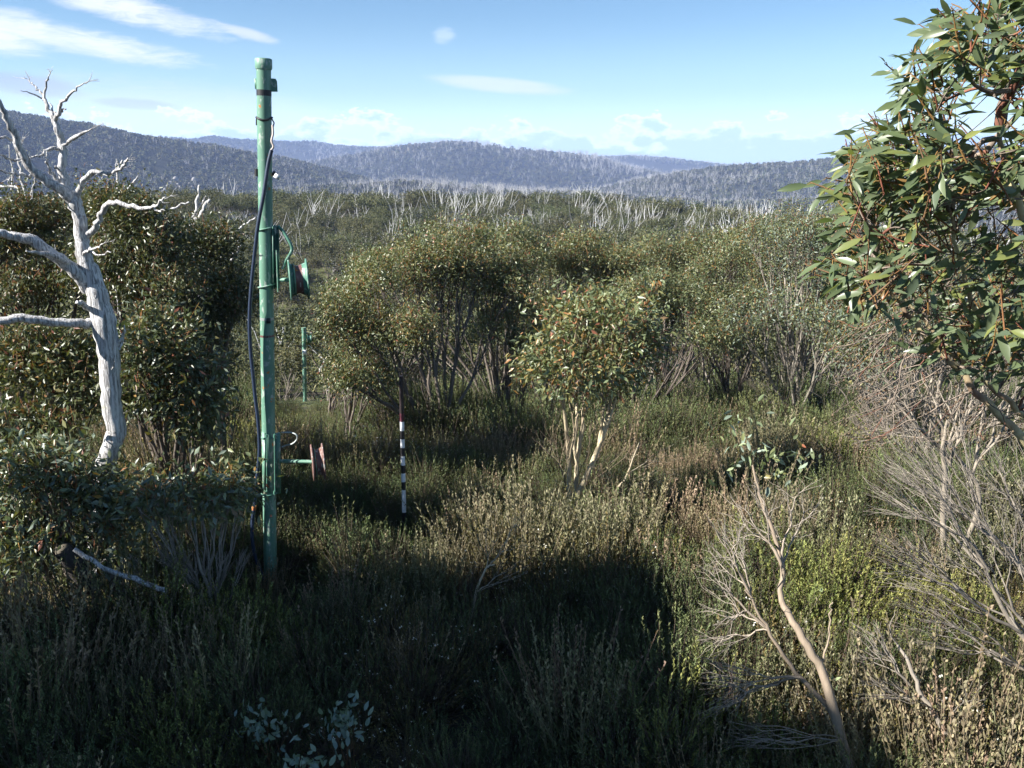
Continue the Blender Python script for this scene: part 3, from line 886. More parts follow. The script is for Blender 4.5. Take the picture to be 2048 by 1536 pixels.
N_ = 'snow_gum'
tree(N_, 'broad olive snow gum, many dark stems fanning up behind the striped stake', 880, 13.0, [(715, 640, 13.0, 90, 120), (800, 560, 13.4, 95, 95), (900, 530, 13.6, 100, 65), (705, 760, 12.4, 60, 70), (980, 560, 13.8, 70, 80), (800, 680, 12.6, 80, 80)], 930, 11, stems=8, rust=0.2, olive=0.5, thick=(0.14, 0.12, 0.105), thin=(0.10, 0.085, 0.08), bare=120)
tree(N_, 'snow gum with tall rounded top rising behind the broad olive gum', 1000, 17.5, [(880, 505, 17.5, 105, 50), (780, 540, 17.5, 80, 50), (970, 505, 17.5, 90, 50), (1020, 545, 17.3, 60, 55)], 588, 12, stems=6, per=42, olive=0.5)
tree(N_, 'small pale-stemmed snow gum with orange-tinted crown in the open heath', 1148, 9.2, [(1190, 660, 9.2, 125, 70), (1100, 740, 9.1, 75, 70), (1270, 710, 9.2, 65, 80), (1190, 760, 9.0, 120, 60)], 380, 13, stems=3, per=22, rtip=0.0027, L=0.08, rust=0.30, olive=0.34, thick=(0.52, 0.45, 0.32), thin=(0.22, 0.17, 0.13), aspect=0.36, bare=160, gain=1.15)
tree(N_, 'snow gum with dark stems between the broad olive gum and the small pale-stemmed gum', 1100, 15.5, [(1110, 540, 15.5, 80, 60), (1200, 530, 15.7, 90, 50), (1060, 640, 15.2, 70, 65), (1240, 560, 15.5, 70, 60)], 560, 14, stems=6, per=42, rust=0.2, olive=0.55, bare=90)
tree(N_, 'snow gum with slim dark trunks standing over a grassy gap', 1335, 18.0, [(1350, 535, 18, 80, 50), (1430, 515, 18, 90, 48), (1290, 530, 18, 60, 60), (1400, 570, 18, 80, 40)], 532, 15, stems=5, per=36, rust=0.14, olive=0.55, bare=110, lowcut=-0.3)
tree(N_, 'grey-green snow gum with a thicket of grey stems, right of centre', 1600, 14.0, [(1560, 540, 14, 100, 85), (1640, 520, 14.3, 95, 80), (1500, 640, 13.8, 75, 70), (1600, 640, 13.4, 90, 70), (1690, 620, 14, 70, 90)], 728, 16, stems=8, per=22, rust=0.08, olive=0.15, blue=0.4, thick=(0.27, 0.25, 0.22), thin=(0.2, 0.18, 0.16), bare=600)
tree(N_, 'bushy snow gum crown on the right skyline behind the grey-green gum', 1600, 21.0, [(1640, 455, 21, 100, 45), (1540, 480, 21, 80, 40), (1740, 440, 21, 90, 60), (1480, 500, 21, 60, 40), (1850, 450, 21, 80, 70)], 598, 17, stems=6, per=42, olive=0.5)
tree(N_, 'twiggy grey snow gum thicket behind the large near gum', 1860, 10.5, [(1760, 660, 10.5, 80, 80), (1870, 640, 10.5, 100, 90), (2000, 660, 10.5, 110, 100), (1720, 740, 10.2, 60, 50)], 588, 18, stems=9, per=14, olive=0.25, blue=0.3, thick=(0.34, 0.3, 0.25), thin=(0.24, 0.21, 0.185), bare=950)
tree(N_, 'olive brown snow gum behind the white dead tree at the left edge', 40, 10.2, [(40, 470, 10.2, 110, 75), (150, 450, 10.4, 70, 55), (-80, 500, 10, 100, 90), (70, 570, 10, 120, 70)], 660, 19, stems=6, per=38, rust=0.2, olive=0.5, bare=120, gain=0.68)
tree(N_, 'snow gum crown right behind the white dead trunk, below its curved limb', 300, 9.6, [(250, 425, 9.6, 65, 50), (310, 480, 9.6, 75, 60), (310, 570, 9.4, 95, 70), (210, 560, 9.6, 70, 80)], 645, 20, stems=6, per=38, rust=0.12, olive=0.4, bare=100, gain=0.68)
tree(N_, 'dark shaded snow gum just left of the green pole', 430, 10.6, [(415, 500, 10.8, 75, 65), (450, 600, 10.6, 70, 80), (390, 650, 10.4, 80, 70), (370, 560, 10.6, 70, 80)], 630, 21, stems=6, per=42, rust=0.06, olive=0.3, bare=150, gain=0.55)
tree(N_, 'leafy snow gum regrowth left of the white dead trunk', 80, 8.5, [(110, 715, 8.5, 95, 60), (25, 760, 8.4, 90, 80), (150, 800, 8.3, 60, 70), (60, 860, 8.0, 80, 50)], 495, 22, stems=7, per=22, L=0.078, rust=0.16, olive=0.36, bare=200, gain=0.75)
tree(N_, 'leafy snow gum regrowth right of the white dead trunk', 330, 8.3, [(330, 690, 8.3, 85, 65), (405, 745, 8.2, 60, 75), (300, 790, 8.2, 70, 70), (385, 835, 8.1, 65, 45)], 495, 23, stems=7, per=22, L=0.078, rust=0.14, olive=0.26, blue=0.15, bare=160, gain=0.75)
tree(N_, 'distant dark gum filling the gap behind the broad olive gum', 760, 23.0, [(720, 600, 23, 70, 60), (800, 580, 23, 80, 60), (860, 640, 22.5, 60, 60), (930, 600, 23, 70, 70)], 468, 26, stems=6, per=34, L=0.085, olive=0.3, bare=60, gain=0.75)
tree(N_, 'distant gum seen between the stems behind the small pale-stemmed gum', 1120, 22.0, [(1060, 580, 22, 70, 60), (1150, 590, 22, 70, 70), (1240, 600, 22, 70, 60), (1090, 660, 21.5, 60, 40)], 468, 27, stems=6, per=34, L=0.085, olive=0.3, bare=60, gain=0.75)
tree(N_, 'distant gum behind the slim dark trunks', 1410, 23.0, [(1330, 590, 23, 60, 60), (1420, 560, 23, 80, 60), (1500, 580, 23, 70, 60), (1380, 640, 22.5, 70, 40)], 468, 28, stems=6, per=34, L=0.085, olive=0.35, bare=60, gain=0.75)
tree(N_, 'leafy gum joining the broad olive gum to the grey-green gum, behind the pale stems', 1260, 14.0, [(1300, 600, 14, 70, 60), (1230, 620, 14.2, 70, 60), (1370, 620, 14.2, 60, 60), (1420, 680, 13.8, 50, 60)], 475, 29, stems=7, per=38, rust=0.1, olive=0.3, bare=260, thick=(0.13, 0.11, 0.1))
tree(N_, 'low gum regrowth left of the striped stake at the foot of the broad olive gum', 690, 13.6, [(705, 720, 13.6, 55, 70), (750, 760, 13.3, 60, 50), (695, 640, 13.8, 45, 60)], 336, 30, stems=6, per=36, olive=0.3, bare=80)
tree(N_, 'snow gum bridging the gap between broad olive gum and the orange-tinted gum', 1010, 14.2, [(1000, 570, 14.2, 70, 70), (1050, 520, 14.6, 70, 55), (1000, 660, 14.0, 60, 60), (1060, 690, 14.0, 50, 50)], 420, 36, stems=7, per=38, rust=0.12, olive=0.4, bare=200)
tree(N_, 'snow gum filling the right middle distance beside the grey-green gum', 1470, 16.0, [(1460, 540, 16, 80, 60), (1400, 600, 16, 60, 60), (1500, 620, 15.8, 70, 60), (1450, 690, 15.6, 60, 50)], 460, 37, stems=7, per=38, rust=0.1, olive=0.4, bare=300)
tree(N_, 'snow gum at the right of the middle distance under the near gum leaves', 1760, 13.0, [(1740, 560, 13, 80, 70), (1820, 580, 13, 80, 80), (1700, 680, 12.8, 60, 60), (1790, 700, 12.8, 70, 60)], 480, 38, stems=8, per=22, rust=0.06, olive=0.25, blue=0.3, bare=500, thick=(0.26, 0.23, 0.2), thin=(0.2, 0.18, 0.16))
tree(N_, 'rounded snow gum behind the left end of the broad olive gum', 650, 18.0, [(695, 610, 18, 45, 50), (740, 560, 18, 60, 55), (700, 690, 17.5, 40, 45)], 300, 39, stems=6, per=38, rust=0.06, olive=0.4, bare=80)
tree('snow_gum_shrub', 'low spreading snow gum shrub with bare grey lower twigs left of the pole base', 380, 6.7, [(385, 985, 6.8, 100, 32), (300, 1005, 6.8, 60, 30), (460, 1000, 6.8, 45, 32)], 156, 24, stems=7, per=12, L=0.085, rust=0.14, olive=0.15, blue=0.3, thin=(0.3, 0.28, 0.26), thick=(0.36, 0.33, 0.29), bare=260, cat='shrub', lowcut=-0.1, gain=1.0)
tree('snow_gum_shrub', 'low leafy snow gum shrub in the bottom left of the dead tree', 90, 6.9, [(60, 960, 6.9, 95, 60), (155, 1000, 6.8, 50, 50), (10, 1050, 6.7, 80, 50), (205, 990, 7.1, 60, 35), (215, 1010, 7.0, 60, 45), (105, 930, 7.1, 55, 35), (220, 1080, 6.9, 70, 35), (60, 1090, 6.6, 80, 35)], 576, 25, stems=7, per=11, L=0.085, rust=0.08, olive=0.2, blue=0.35, bare=260, thin=(0.2, 0.18, 0.165), cat='shrub', gain=0.95)

# ------------------------------------------------------------------ bare and half-bare saplings in the foreground
def region_tips(x0, x1, y0, y1, Y0, Y1, n, rng, slope=0.0):
    x = rng.uniform(0, 1, n); y = rng.uniform(0, 1, n); yy = rng.uniform(Y0, Y1, n)
    return np.array([W(x0 + (x1 - x0) * a, y0 + (y1 - y0) * b + slope * (a - 0.5), c) for a, b, c in zip(x, y, yy)])


def sapling(name, label, base, stems, fans, seed, thick, thin, rtip=0.0015, expo=0.48, cat='shrub', group=None, tufts=(), wob=0.075):
    """stems: (pixel polyline, distances, r0, r1); fans: (pixel origin, distance, direction, tip array)"""
    rng = np.random.default_rng(seed)
    e = empty(name, base, label, cat, group)
    bf = barkcols(thick, thin, rng, 0.012)
    for pts, Y, r0, r1 in stems:
        P = line(pts, Y) if not isinstance(pts, np.ndarray) else pts
        P = smoothline(P, 4, rng, 0.004); mb = MB()
        c = np.asarray(thick) * rng.uniform(0.85, 1.15)
        tube(mb, P, np.linspace(r0, r1, len(P)), 10, c, rough=0.06, rng=rng); place(mb, 'stem', 'bark', e, True)
    for org, Y, d, tips in fans:
        sk = []; o = W(*org, Y) if len(org) == 2 else np.asarray(org)
        fan(o, nrm(np.asarray(d, float)), tips, rtip, expo, sk, rng, 3, 0.5, 0.22, 0.42, wob, 3)
        mb = MB(); wood(mb, sk, bf, 0, 0.008); place(mb, 'twig_fan', 'bark', e, True)
    if tufts:
        mb = MB()
        for px, py, Y, n, spr, L, rust in tufts:
            tuft(mb, W(px, py, Y)[None], np.array([[0, 0, 1.0]]), n, rng, L, spr, rust, 0.1, 0.35, 0.2, 0.33, L8, (0, 0, 0), 1.35)
        o = place(mb, 'leaf_tuft', 'leaf', e); o['kind'] = 'stuff'
    return e


rng = np.random.default_rng(77)
GREY = (0.25, 0.225, 0.195); GREYT = (0.275, 0.25, 0.225)
b1 = np.array((W(1730, 1640, 4.35)[0], 4.35, gz(1.6, 4.35)))
sapling('gum_sapling', 'bent snow gum sapling, bare below with a green and orange leaf tuft on top', b1, [
    (np.concatenate((b1[None] - (0, 0, 0.1), line([(1705, 1555), (1668, 1420), (1645, 1345), (1605, 1275), (1580, 1232), (1560, 1190), (1566, 1130), (1545, 1060), (1520, 990), (1505, 930)], np.linspace(4.4, 5.1, 10)))), 0, 0.034, 0.006),
    ([(1668, 1430), (1630, 1385), (1580, 1330), (1530, 1250), (1490, 1180)], np.linspace(4.5, 4.7, 5), 0.018, 0.006),
    ([(1640, 1340), (1660, 1270), (1662, 1220), (1665, 1205)], np.linspace(4.6, 4.6, 4), 0.007, 0.003),
], [
    ((1540, 1262), 4.65, (-0.7, 0, 0.7), region_tips(1385, 1470, 1110, 1320, 4.5, 5.2, 90, rng)),
    ((1600, 1355), 4.55, (-0.9, 0, 0.4), region_tips(1395, 1470, 1310, 1440, 4.3, 4.9, 90, rng)),
    ((1566, 1140), 4.8, (-0.2, 0, 1), region_tips(1430, 1650, 950, 1090, 4.8, 5.3, 130, rng)),
    ((1500, 1190), 4.7, (-0.4, 0, 1), region_tips(1400, 1500, 1020, 1150, 4.6, 5.2, 90, rng)),
    ((1690, 1480), 4.4, (-0.9, 0, 0.35), region_tips(1440, 1520, 1440, 1500, 4.2, 4.7, 40, rng)),
], 31, (0.31, 0.255, 0.20), (0.33, 0.30, 0.27), tufts=[(1490, 860, 5.2, 30, 0.09, 0.062, 0.22), (1525, 905, 5.1, 26, 0.09, 0.062, 0.18), (1605, 915, 5.1, 30, 0.08, 0.066, 0.1), (1560, 945, 5.1, 16, 0.06, 0.08, 0.2), (1470, 930, 5.1, 12, 0.06, 0.08, 0.3), (1640, 1180, 4.6, 3, 0.02, 0.06, 0.0), (1665, 1370, 4.55, 5, 0.03, 0.06, 0.0)])
b2 = np.array((W(1985, 1610, 4.5)[0], 4.5, gz(2.3, 4.5)))
sapling('bare_sapling', 'smaller bare grey sapling in the bottom right corner', b2, [
    (np.concatenate((b2[None] - (0, 0, 0.1), line([(1940, 1540), (1885, 1455), (1845, 1395), (1820, 1330), (1795, 1290)], np.linspace(4.5, 4.8, 5)))), 0, 0.022, 0.008),
    ([(1800, 1300), (1782, 1260), (1790, 1220)], 4.8, 0.006, 0.002),
], [
    ((1820, 1370), 4.7, (-0.8, 0, 0.6), region_tips(1690, 1770, 1235, 1330, 4.6, 5.1, 60, rng)),
    ((1860, 1415), 4.6, (-0.8, 0, 0.5), region_tips(1700, 1800, 1340, 1400, 4.4, 4.8, 40, rng)),
    ((1900, 1470), 4.55, (0.1, 0, 1), region_tips(1850, 1980, 1330, 1420, 4.5, 4.9, 14, rng)),
], 32, GREY, GREYT)
b3 = np.array((3.75, 5.5, gz(3.75, 5.5)))
sapling('bare_shrub', 'large bare grey shrub whose twigs sweep in from the right edge', b3, [
    (np.array([b3 - (0, 0, 0.1), W(2180, 1400, 5.5), W(2060, 1290, 5.5), W(1990, 1190, 5.55), W(1960, 1100, 5.6)]), 0, 0.03, 0.008),
    (np.array([b3 - (0, 0, 0.1), W(2200, 1330, 5.6), W(2080, 1180, 5.7), W(1980, 1080, 5.8)]), 0, 0.026, 0.008),
    (np.array([b3 - (0, 0, 0.1), W(2220, 1420, 5.2), W(2090, 1360, 5.2), W(1980, 1300, 5.2)]), 0, 0.024, 0.008),
], [
    ((2040, 1265), 5.5, (-0.7, 0, 0.6), region_tips(1730, 1850, 1050, 1180, 5.2, 6.0, 110, rng)),
    ((1975, 1140), 5.58, (-0.5, 0, 0.8), region_tips(1720, 1900, 900, 1040, 5.3, 6.2, 150, rng)),
    ((2060, 1160), 5.7, (-0.5, 0, 0.8), region_tips(1740, 1960, 820, 960, 5.5, 6.4, 170, rng)),
    ((2080, 1300), 5.5, (-0.6, 0, 0.8), region_tips(1830, 2060, 960, 1130, 5.3, 6.0, 140, rng)),
    ((2060, 1345), 5.2, (-0.9, 0, 0.4), region_tips(1760, 1900, 1180, 1300, 4.9, 5.6, 80, rng)),
    ((2130, 1200), 5.7, (-0.3, 0, 1), region_tips(1920, 2150, 850, 1000, 5.5, 6.3, 120, rng)),
], 33, GREY, GREYT, rtip=0.0017)
b4 = np.array((3.9, 7.4, gz(3.9, 7.4)))
sapling('bare_shrub', 'tangled bare grey shrub behind the pale near stems, higher on the right', b4, [
    (np.array([b4 - (0, 0, 0.1), W(1960, 1000, 7.4), W(1900, 900, 7.4), W(1860, 840, 7.4)]), 0, 0.028, 0.008),
    (np.array([b4 - (0, 0, 0.1), W(1890, 970, 7.3), W(1885, 900, 7.3), W(1895, 840, 7.3)]), 0, 0.03, 0.01),
], [
    ((1890, 900), 7.4, (-0.6, 0, 0.8), region_tips(1690, 1830, 700, 900, 7.0, 8.0, 210, rng)),
    ((1900, 930), 7.4, (0, 0, 1), region_tips(1800, 1990, 660, 820, 7.0, 8.0, 210, rng)),
    ((1940, 960), 7.4, (0.5, 0, 1), region_tips(1930, 2100, 660, 880, 7.0, 8.0, 200, rng)),
], 34, (0.27, 0.24, 0.20), (0.25, 0.225, 0.20), rtip=0.002)
for i, (px, Y, s, lab) in enumerate([(1215, 8.9, 1.0, 'dry grey branch leaning right beside the small pale-stemmed gum'), (930, 6.6, 0.6, 'small dead grey twiggy shrub in the shadow edge of the heath')]):
    b = on(px, Y); q = b + (0, 0, 0.25 * s)
    sapling('dead_branch', lab, b, [(np.array([b - (0, 0, 0.05), b + (0.10 * s, 0, 0.32), b + (0.24 * s, 0, 0.55), b + (0.36 * s, 0, 0.82 * s + 0.1)]), 0, 0.02 * s, 0.006)],
            [(b + (0.24 * s, 0, 0.55), 0, (0.4, 0, 0.8), b + rng.uniform((0.2, -0.2, 0.7), (0.9, 0.2, 1.05), (16, 3)) * (s, 1, 1)), (b + (0.12 * s, 0, 0.35), 0, (0.9, 0, 0.4), b + rng.uniform((0.5, -0.2, 0.45), (0.9, 0.2, 0.75), (10, 3)) * (s, 1, 1))], 35 + i, (0.46, 0.40, 0.30), (0.38, 0.34, 0.29), cat='branch')


# ------------------------------------------------------------------ the large gum close on the right
def near_gum():
    rng = np.random.default_rng(101)
    b = np.array((2.75, 3.5, gz(2.75, 3.5)))
    e = empty('large_near_snow_gum', b, 'large leafy snow gum filling the right edge, cream stems and long green leaves', 'tree')
    stems = [
        [b - (0, 0, 0.1), b + (-0.12, 0, 0.9), W(2230, 1130, 3.45), W(2120, 960, 3.4), W(2040, 870, 3.4), W(1960, 790, 3.4), W(1880, 700, 3.4), W(1800, 610, 3.4), W(1745, 520, 3.4)],
        [b - (0, 0, 0.1), b + (-0.05, 0.1, 1.0), W(2260, 1000, 3.55), W(2150, 850, 3.5), W(2060, 750, 3.5), W(1980, 660, 3.5), W(1930, 560, 3.5), W(1900, 420, 3.5)],
        [b - (0, 0, 0.1), b + (0.0, 0.05, 1.1), W(2250, 900, 3.3), W(2150, 700, 3.25), W(2080, 560, 3.2), W(2030, 400, 3.2), W(2000, 250, 3.2)],
        [b - (0, 0, 0.1), b + (-0.02, 0.2, 1.0), W(2180, 960, 3.75), W(2040, 820, 3.8), W(1940, 740, 3.8), W(1850, 640, 3.8), W(1790, 570, 3.8)],
    ]
    rad = [(0.028, 0.006), (0.024, 0.006), (0.03, 0.008), (0.02, 0.005)]
    anchors = []
    for P, (r0, r1) in zip(stems, rad):
        P = smoothline(P, 5, rng, 0.006); mb = MB()
        n = len(P); cc = np.where(rng.random((n, 1)) < 0.4, np.array((0.30, 0.20, 0.15)), np.array((0.56, 0.50, 0.30)))
        cc = np.repeat(0.5 * cc + 0.5 * np.roll(cc, 1, 0), 12, 0)
        tube(mb, P, np.linspace(r0, r1, n), 12, (0.5, 0.44, 0.29), rough=0.05, rng=rng)
        mb.c[0] = cc.astype(np.float32)
        place(mb, 'stem', 'bark', e, True)
        anchors += [(P[i], nrm(P[i] - P[i - 1])) for i in range(n // 2, n, 2)] + [(P[-1], nrm(P[-1] - P[-2]))]
    # tips: (px, py) inside the crown outline
    edge_y = [-120, 0, 60, 160, 240, 330, 400, 480, 560, 640, 700, 780]
    edge_x = [1985, 1935, 1880, 1800, 1755, 1725, 1690, 1690, 1680, 1730, 1830, 1960]
    tips = []
    while len(tips) < 700:
        py = rng.uniform(-160, 770); px = rng.uniform(1640, 2300)
        if px < np.interp(py, edge_y, edge_x) + 25: continue
        if py > 380 and rng.random() < 0.3: continue
        if vnoise(np.array([px]), np.array([py]), 75, 63)[0] < 0.33: continue
        tips.append(W(px, py, rng.uniform(2.9, 4.1)))
    for _ in range(85): tips.append(W(rng.uniform(1690, 1860), rng.uniform(320, 630), rng.uniform(2.9, 3.7)))
    tips = np.array(tips)
    A = np.array([a for a, _ in anchors])
    own = np.argmin(np.linalg.norm(tips[:, None] - A[None], axis=2), 1)
    sk = []
    for i, (a, d) in enumerate(anchors):
        if (own == i).any(): fan(a, d, tips[own == i], 0.0026, 0.42, sk, rng, 2, 0.4, 0.3, 0.5, 0.05)
    tips_dead = np.array([W(rng.uniform(1660, 2250), rng.uniform(340, 900), rng.uniform(3.1, 4.2)) for _ in range(420)])
    own2 = np.argmin(np.linalg.norm(tips_dead[:, None] - A[None], axis=2), 1)
    for i, (a, d) in enumerate(anchors):
        if (own2 == i).any(): fan(a, d, tips_dead[own2 == i], 0.0018, 0.42, sk, rng, 3, 0.4, 0.3, 0.5, 0.07)
    mb = MB(); wood(mb, sk, lambda P, Q: (np.where(rng.random((len(P), 1)) < 0.18, np.array((0.19, 0.085, 0.06)), np.array((0.20, 0.165, 0.14)))) * rng.uniform(0.7, 1.3, (len(P), 1)), 0, 0.006)
    o = place(mb, 'branches', 'bark', e, True); o['kind'] = 'stuff'
    # orange petioles and leaves
    pet = MB(); Bs, Ds, Ns, Ls, Cs = [], [], [], [], []
    for q in tips:
        hi = q[2] > CAMZ - 0.2
        m = int(rng.integers(5, 9)) if hi else int(rng.integers(3, 6))
        tw = nrm(np.array((-0.35, 0.0, 0.75)) + rng.normal(0, 0.4, 3)); ln = rng.uniform(0.10, 0.2)
        tubes(pet, np.stack((q, q + tw * ln * 0.5 + rng.normal(0, 0.006, 3), q + tw * ln))[None], np.array([[0.0036, 0.003, 0.0018]]), 4, RUST[rng.integers(0, 4)] * (0.75, 0.72, 0.8))
        for j in range(m):
            p0 = q + tw * ln * (j + 0.3) / m
            d = np.array((-0.62, -0.1, -0.42)) + rng.normal(0, 0.42, 3) + (0.28 * tw)
            if rng.random() < 0.15: d = d * (-0.6, 1, 1)
            d = nrm(d); L = rng.uniform(0.055, 0.112)
            tubes(pet, np.stack((p0, p0 + d * 0.012 + (0, 0, 0.004), p0 + d * 0.024))[None], np.array([[0.0016, 0.0014, 0.0012]]), 3, (0.26, 0.165, 0.06))
            Bs.append(p0 + d * 0.024); Ds.append(d); Ns.append(rng.normal(0, 0.5, 3) + np.array((-0.45, -0.55, 0.75))); Ls.append(L)
            r_ = rng.random(); Cs.append((np.array((0.10, 0.135, 0.065)) if r_ < 0.55 else np.array((0.135, 0.17, 0.09)) if r_ < 0.84 else np.array((0.19, 0.21, 0.065)) if r_ < 0.98 else np.array((0.26, 0.16, 0.06))) * rng.uniform(0.8, 1.2))
    o = place(pet, 'young_twigs', 'bark', e, True); o['kind'] = 'stuff'
    Bs, Ds, Ns, Ls, Cs = map(np.array, (Bs, Ds, Ns, Ls, Cs))
    # the leaves that show largest are single parts, the rest is one part
    rel = Bs - (0, 0, CAMZ); dep = rel[:, 1] * math.cos(PITCH) - rel[:, 2] * math.sin(PITCH)
    px = 1024 + FPX * rel[:, 0] / dep; py = 768 - FPX * (rel[:, 1] * math.sin(PITCH) + rel[:, 2] * math.cos(PITCH)) / dep
    infr = (px > 1600) & (px < 2060) & (py > -20)
    order = np.argsort(np.where(infr, -Ls / dep, 1.0)); single = order[:300]; rest = order[300:]
    asp = 0.29
    mb = MB(); leaves(mb, Bs[rest], Ds[rest], Ns[rest], Ls[rest], Ls[rest] * asp * rng.uniform(0.8, 1.2, len(rest)), Cs[rest], L8)
    o = place(mb, 'leaves', 'leaf_near', e, True); o['kind'] = 'stuff'
    pal = [(0.095, 0.13, 0.06), (0.115, 0.15, 0.07), (0.14, 0.175, 0.09), (0.15, 0.185, 0.10), (0.18, 0.205, 0.065), (0.105, 0.14, 0.085)]
    protos = []
    for v in range(12):
        tv = L8[0].copy(); tv[:, 2] += 0.5 * rng.uniform(-0.6, 0.5) * tv[:, 0] ** 2; tv[:, 1] += rng.uniform(-0.35, 0.35) * tv[:, 0] * (1 - tv[:, 0]) * 1.6
        tv[:, 2] *= rng.uniform(0.5, 1.4); tv = tv * (1, asp, asp)
        m_ = MB(); m_.add(tv, L8[1], np.array(pal[v % 6]) * rng.uniform(0.85, 1.15)); protos.append(m_.mesh('leaf', 'leaf_near', True))
    bb = np.array(e.location)
    for n_, i in enumerate(single):
        o = bpy.data.objects.new('leaf', protos[rng.integers(0, 12)]); COL.objects.link(o); o.parent = e
        D = Ds[i]; S = nrm(np.cross(D, Ns[i])); U = np.cross(S, D); Mx = Matrix(np.stack((D, S, U), 1).tolist()).to_4x4()
        o.matrix_local = Matrix.Translation(Bs[i] - bb) @ Mx @ Matrix.Scale(Ls[i], 4)
    # gumnut clusters low in the crown
    nb = MB(); ico = np.array([(0, 0, 1), (1, 0, 0), (0, 1, 0), (-1, 0, 0), (0, -1, 0), (0, 0, -1.2)], float)
    fo = np.array([(0, 1, 2), (0, 2, 3), (0, 3, 4), (0, 4, 1), (5, 2, 1), (5, 3, 2), (5, 4, 3), (5, 1, 4)])
    for q in tips_dead:
        for _ in range(2): nb.add(q + rng.normal(0, 0.02, 3) + ico * 0.006, fo, (0.14, 0.105, 0.07))
    o = place(nb, 'gumnuts', 'bark', e, True); o['kind'] = 'stuff'


near_gum()


# ------------------------------------------------------------------ blue-green eucalypt seedlings in the foreground shade
def seedling(px, py, Y, n, size, seed, label):
    rng = np.random.default_rng(seed)
    c = W(px, py, Y); b = np.array((c[0], Y + 0.06, gz(c[0], Y)))
    e = empty('eucalypt_seedling', b, label, 'seedling', 'blue-green seedlings in the front')
    tips = c + rng.normal(0, 1, (7, 3)) * (size, size * 0.7, size * 0.75)
    sk = []; fan(b, np.array((0, 0, 1.0)), tips, 0.003, 0.35, sk, rng, 3)
    mb = MB(); wood(mb, sk, lambda P, Q: np.tile((0.24, 0.14, 0.08), (len(P), 1)), 0, 0.006); place(mb, 'stem', 'bark', e, True)
    m_ = []
    for v in range(4):
        tv = L8[0].copy(); tv[:, 2] *= rng.uniform(0.3, 1.2); tv = tv * (1, 0.46, 0.46)
        q = MB(); q.add(tv, L8[1], np.array(((0.20, 0.26, 0.22), (0.26, 0.32, 0.26), (0.16, 0.22, 0.19), (0.22, 0.28, 0.19))[v])); m_.append(q.mesh('leaf', 'leaf', True))
    for i in range(n):
        q = tips[rng.integers(0, 7)] + rng.normal(0, 0.045, 3) + (0, 0, -0.02)
        D = nrm(rng.normal(0, 0.55, 3) + (0, -0.1, 0.75)); S = nrm(np.cross(D, rng.normal(0, 0.6, 3) + (-0.3, -1, 0.3))); U = np.cross(S, D)
        o = bpy.data.objects.new('leaf', m_[rng.integers(0, 4)]); COL.objects.link(o); o.parent = e
        o.matrix_local = Matrix.Translation(q - b) @ Matrix(np.stack((D, S, U), 1).tolist()).to_4x4() @ Matrix.Scale(rng.uniform(0.042, 0.068), 4)


seedling(532, 1450, 4.7, 90, 0.07, 41, 'left-hand blue-green eucalypt seedling near the bottom edge')
seedling(690, 1440, 4.6, 95, 0.07, 42, 'right-hand blue-green eucalypt seedling near the bottom edge')
seedling(610, 1530, 4.25, 60, 0.06, 43, 'lowest blue-green eucalypt seedling, cut by the bottom edge')


# ------------------------------------------------------------------ log and boulder by the dead tree
def rock(name, c, r, seed, m, parent=None, sub=3, amp=0.35):
    import bmesh
    rng = np.random.default_rng(seed); bm = bmesh.new(); bmesh.ops.create_icosphere(bm, subdivisions=sub, radius=1.0)
    V = np.array([v.co[:] for v in bm.verts]); F = np.array([[v.index for v in f.verts] for f in bm.faces]); bm.free()
    for _ in range(9):   # cut by random planes for facets
        d = nrm(rng.normal(size=3)); h = rng.uniform(0.55, 0.9); s = V @ d; V = V - np.clip(s - h, 0, None)[:, None] * d
    V = V * (1 + amp * 0.4 * (vnoise(V[:, 0] * 3 + seed, V[:, 1] * 3 + V[:, 2] * 2, 0.8, seed)[:, None] - 0.5)) * r
    mb = MB(); mb.add(V + np.asarray(c), F)
    return place(mb, name, m, parent, False) if parent is not None else mb


g_ = G(215, 1215); e = empty('boulder', g_, 'dark grey lichened boulder half hidden under the fallen log', 'boulder')
rock('stone', g_ + (0, 0.1, 0.12), (0.3, 0.3, 0.34), 4, 'granite', e)
rng = np.random.default_rng(6)
ga, gb = W(122, 1096, 6.5), W(212, 1195, 6.7); gb[2] = gz(gb[0], gb[1]) - 0.02
e = empty('fallen_log', gb, 'thick dark fallen log with a pale broken end below the dead tree', 'log')
mb = MB(); P = smoothline([ga, (ga + gb) / 2 + (0.02, 0, 0.01), gb], 6, rng, 0.006); tube(mb, P, np.linspace(0.07, 0.11, 13), 16, rough=0.09, rng=rng, cap=False); place(mb, 'log', 'log_bark', e, True)
mb = MB(); ax = nrm(ga - gb); tube(mb, [ga - ax * 0.02, ga + ax * 0.006, ga + ax * 0.02], [0.062, 0.058, 0.03], 14, rough=0.15, rng=rng); place(mb, 'broken_end', 'cut_wood', e)
b = W(300, 1172, 6.5); b[2] = gz(b[0], b[1]) + 0.05
e = empty('fallen_branch', b, 'thin pale fallen branch lying across the dark log', 'branch')
mb = MB(); tube(mb, smoothline(line([(148, 1098), (190, 1125), (240, 1150), (300, 1168), (330, 1185)], 6.4), 4, rng, 0.006), np.linspace(0.018, 0.022, 17), 10, rough=0.1, rng=rng); place(mb, 'branch', 'dead_wood', e, True)


# ------------------------------------------------------------------ instancing for what nobody could count
def proto_collection(name, meshes):
    col = bpy.data.collections.new(name)
    for i, me in enumerate(meshes):
        o = bpy.data.objects.new('%s_%02d' % (name, i), me); col.objects.link(o)
    return col


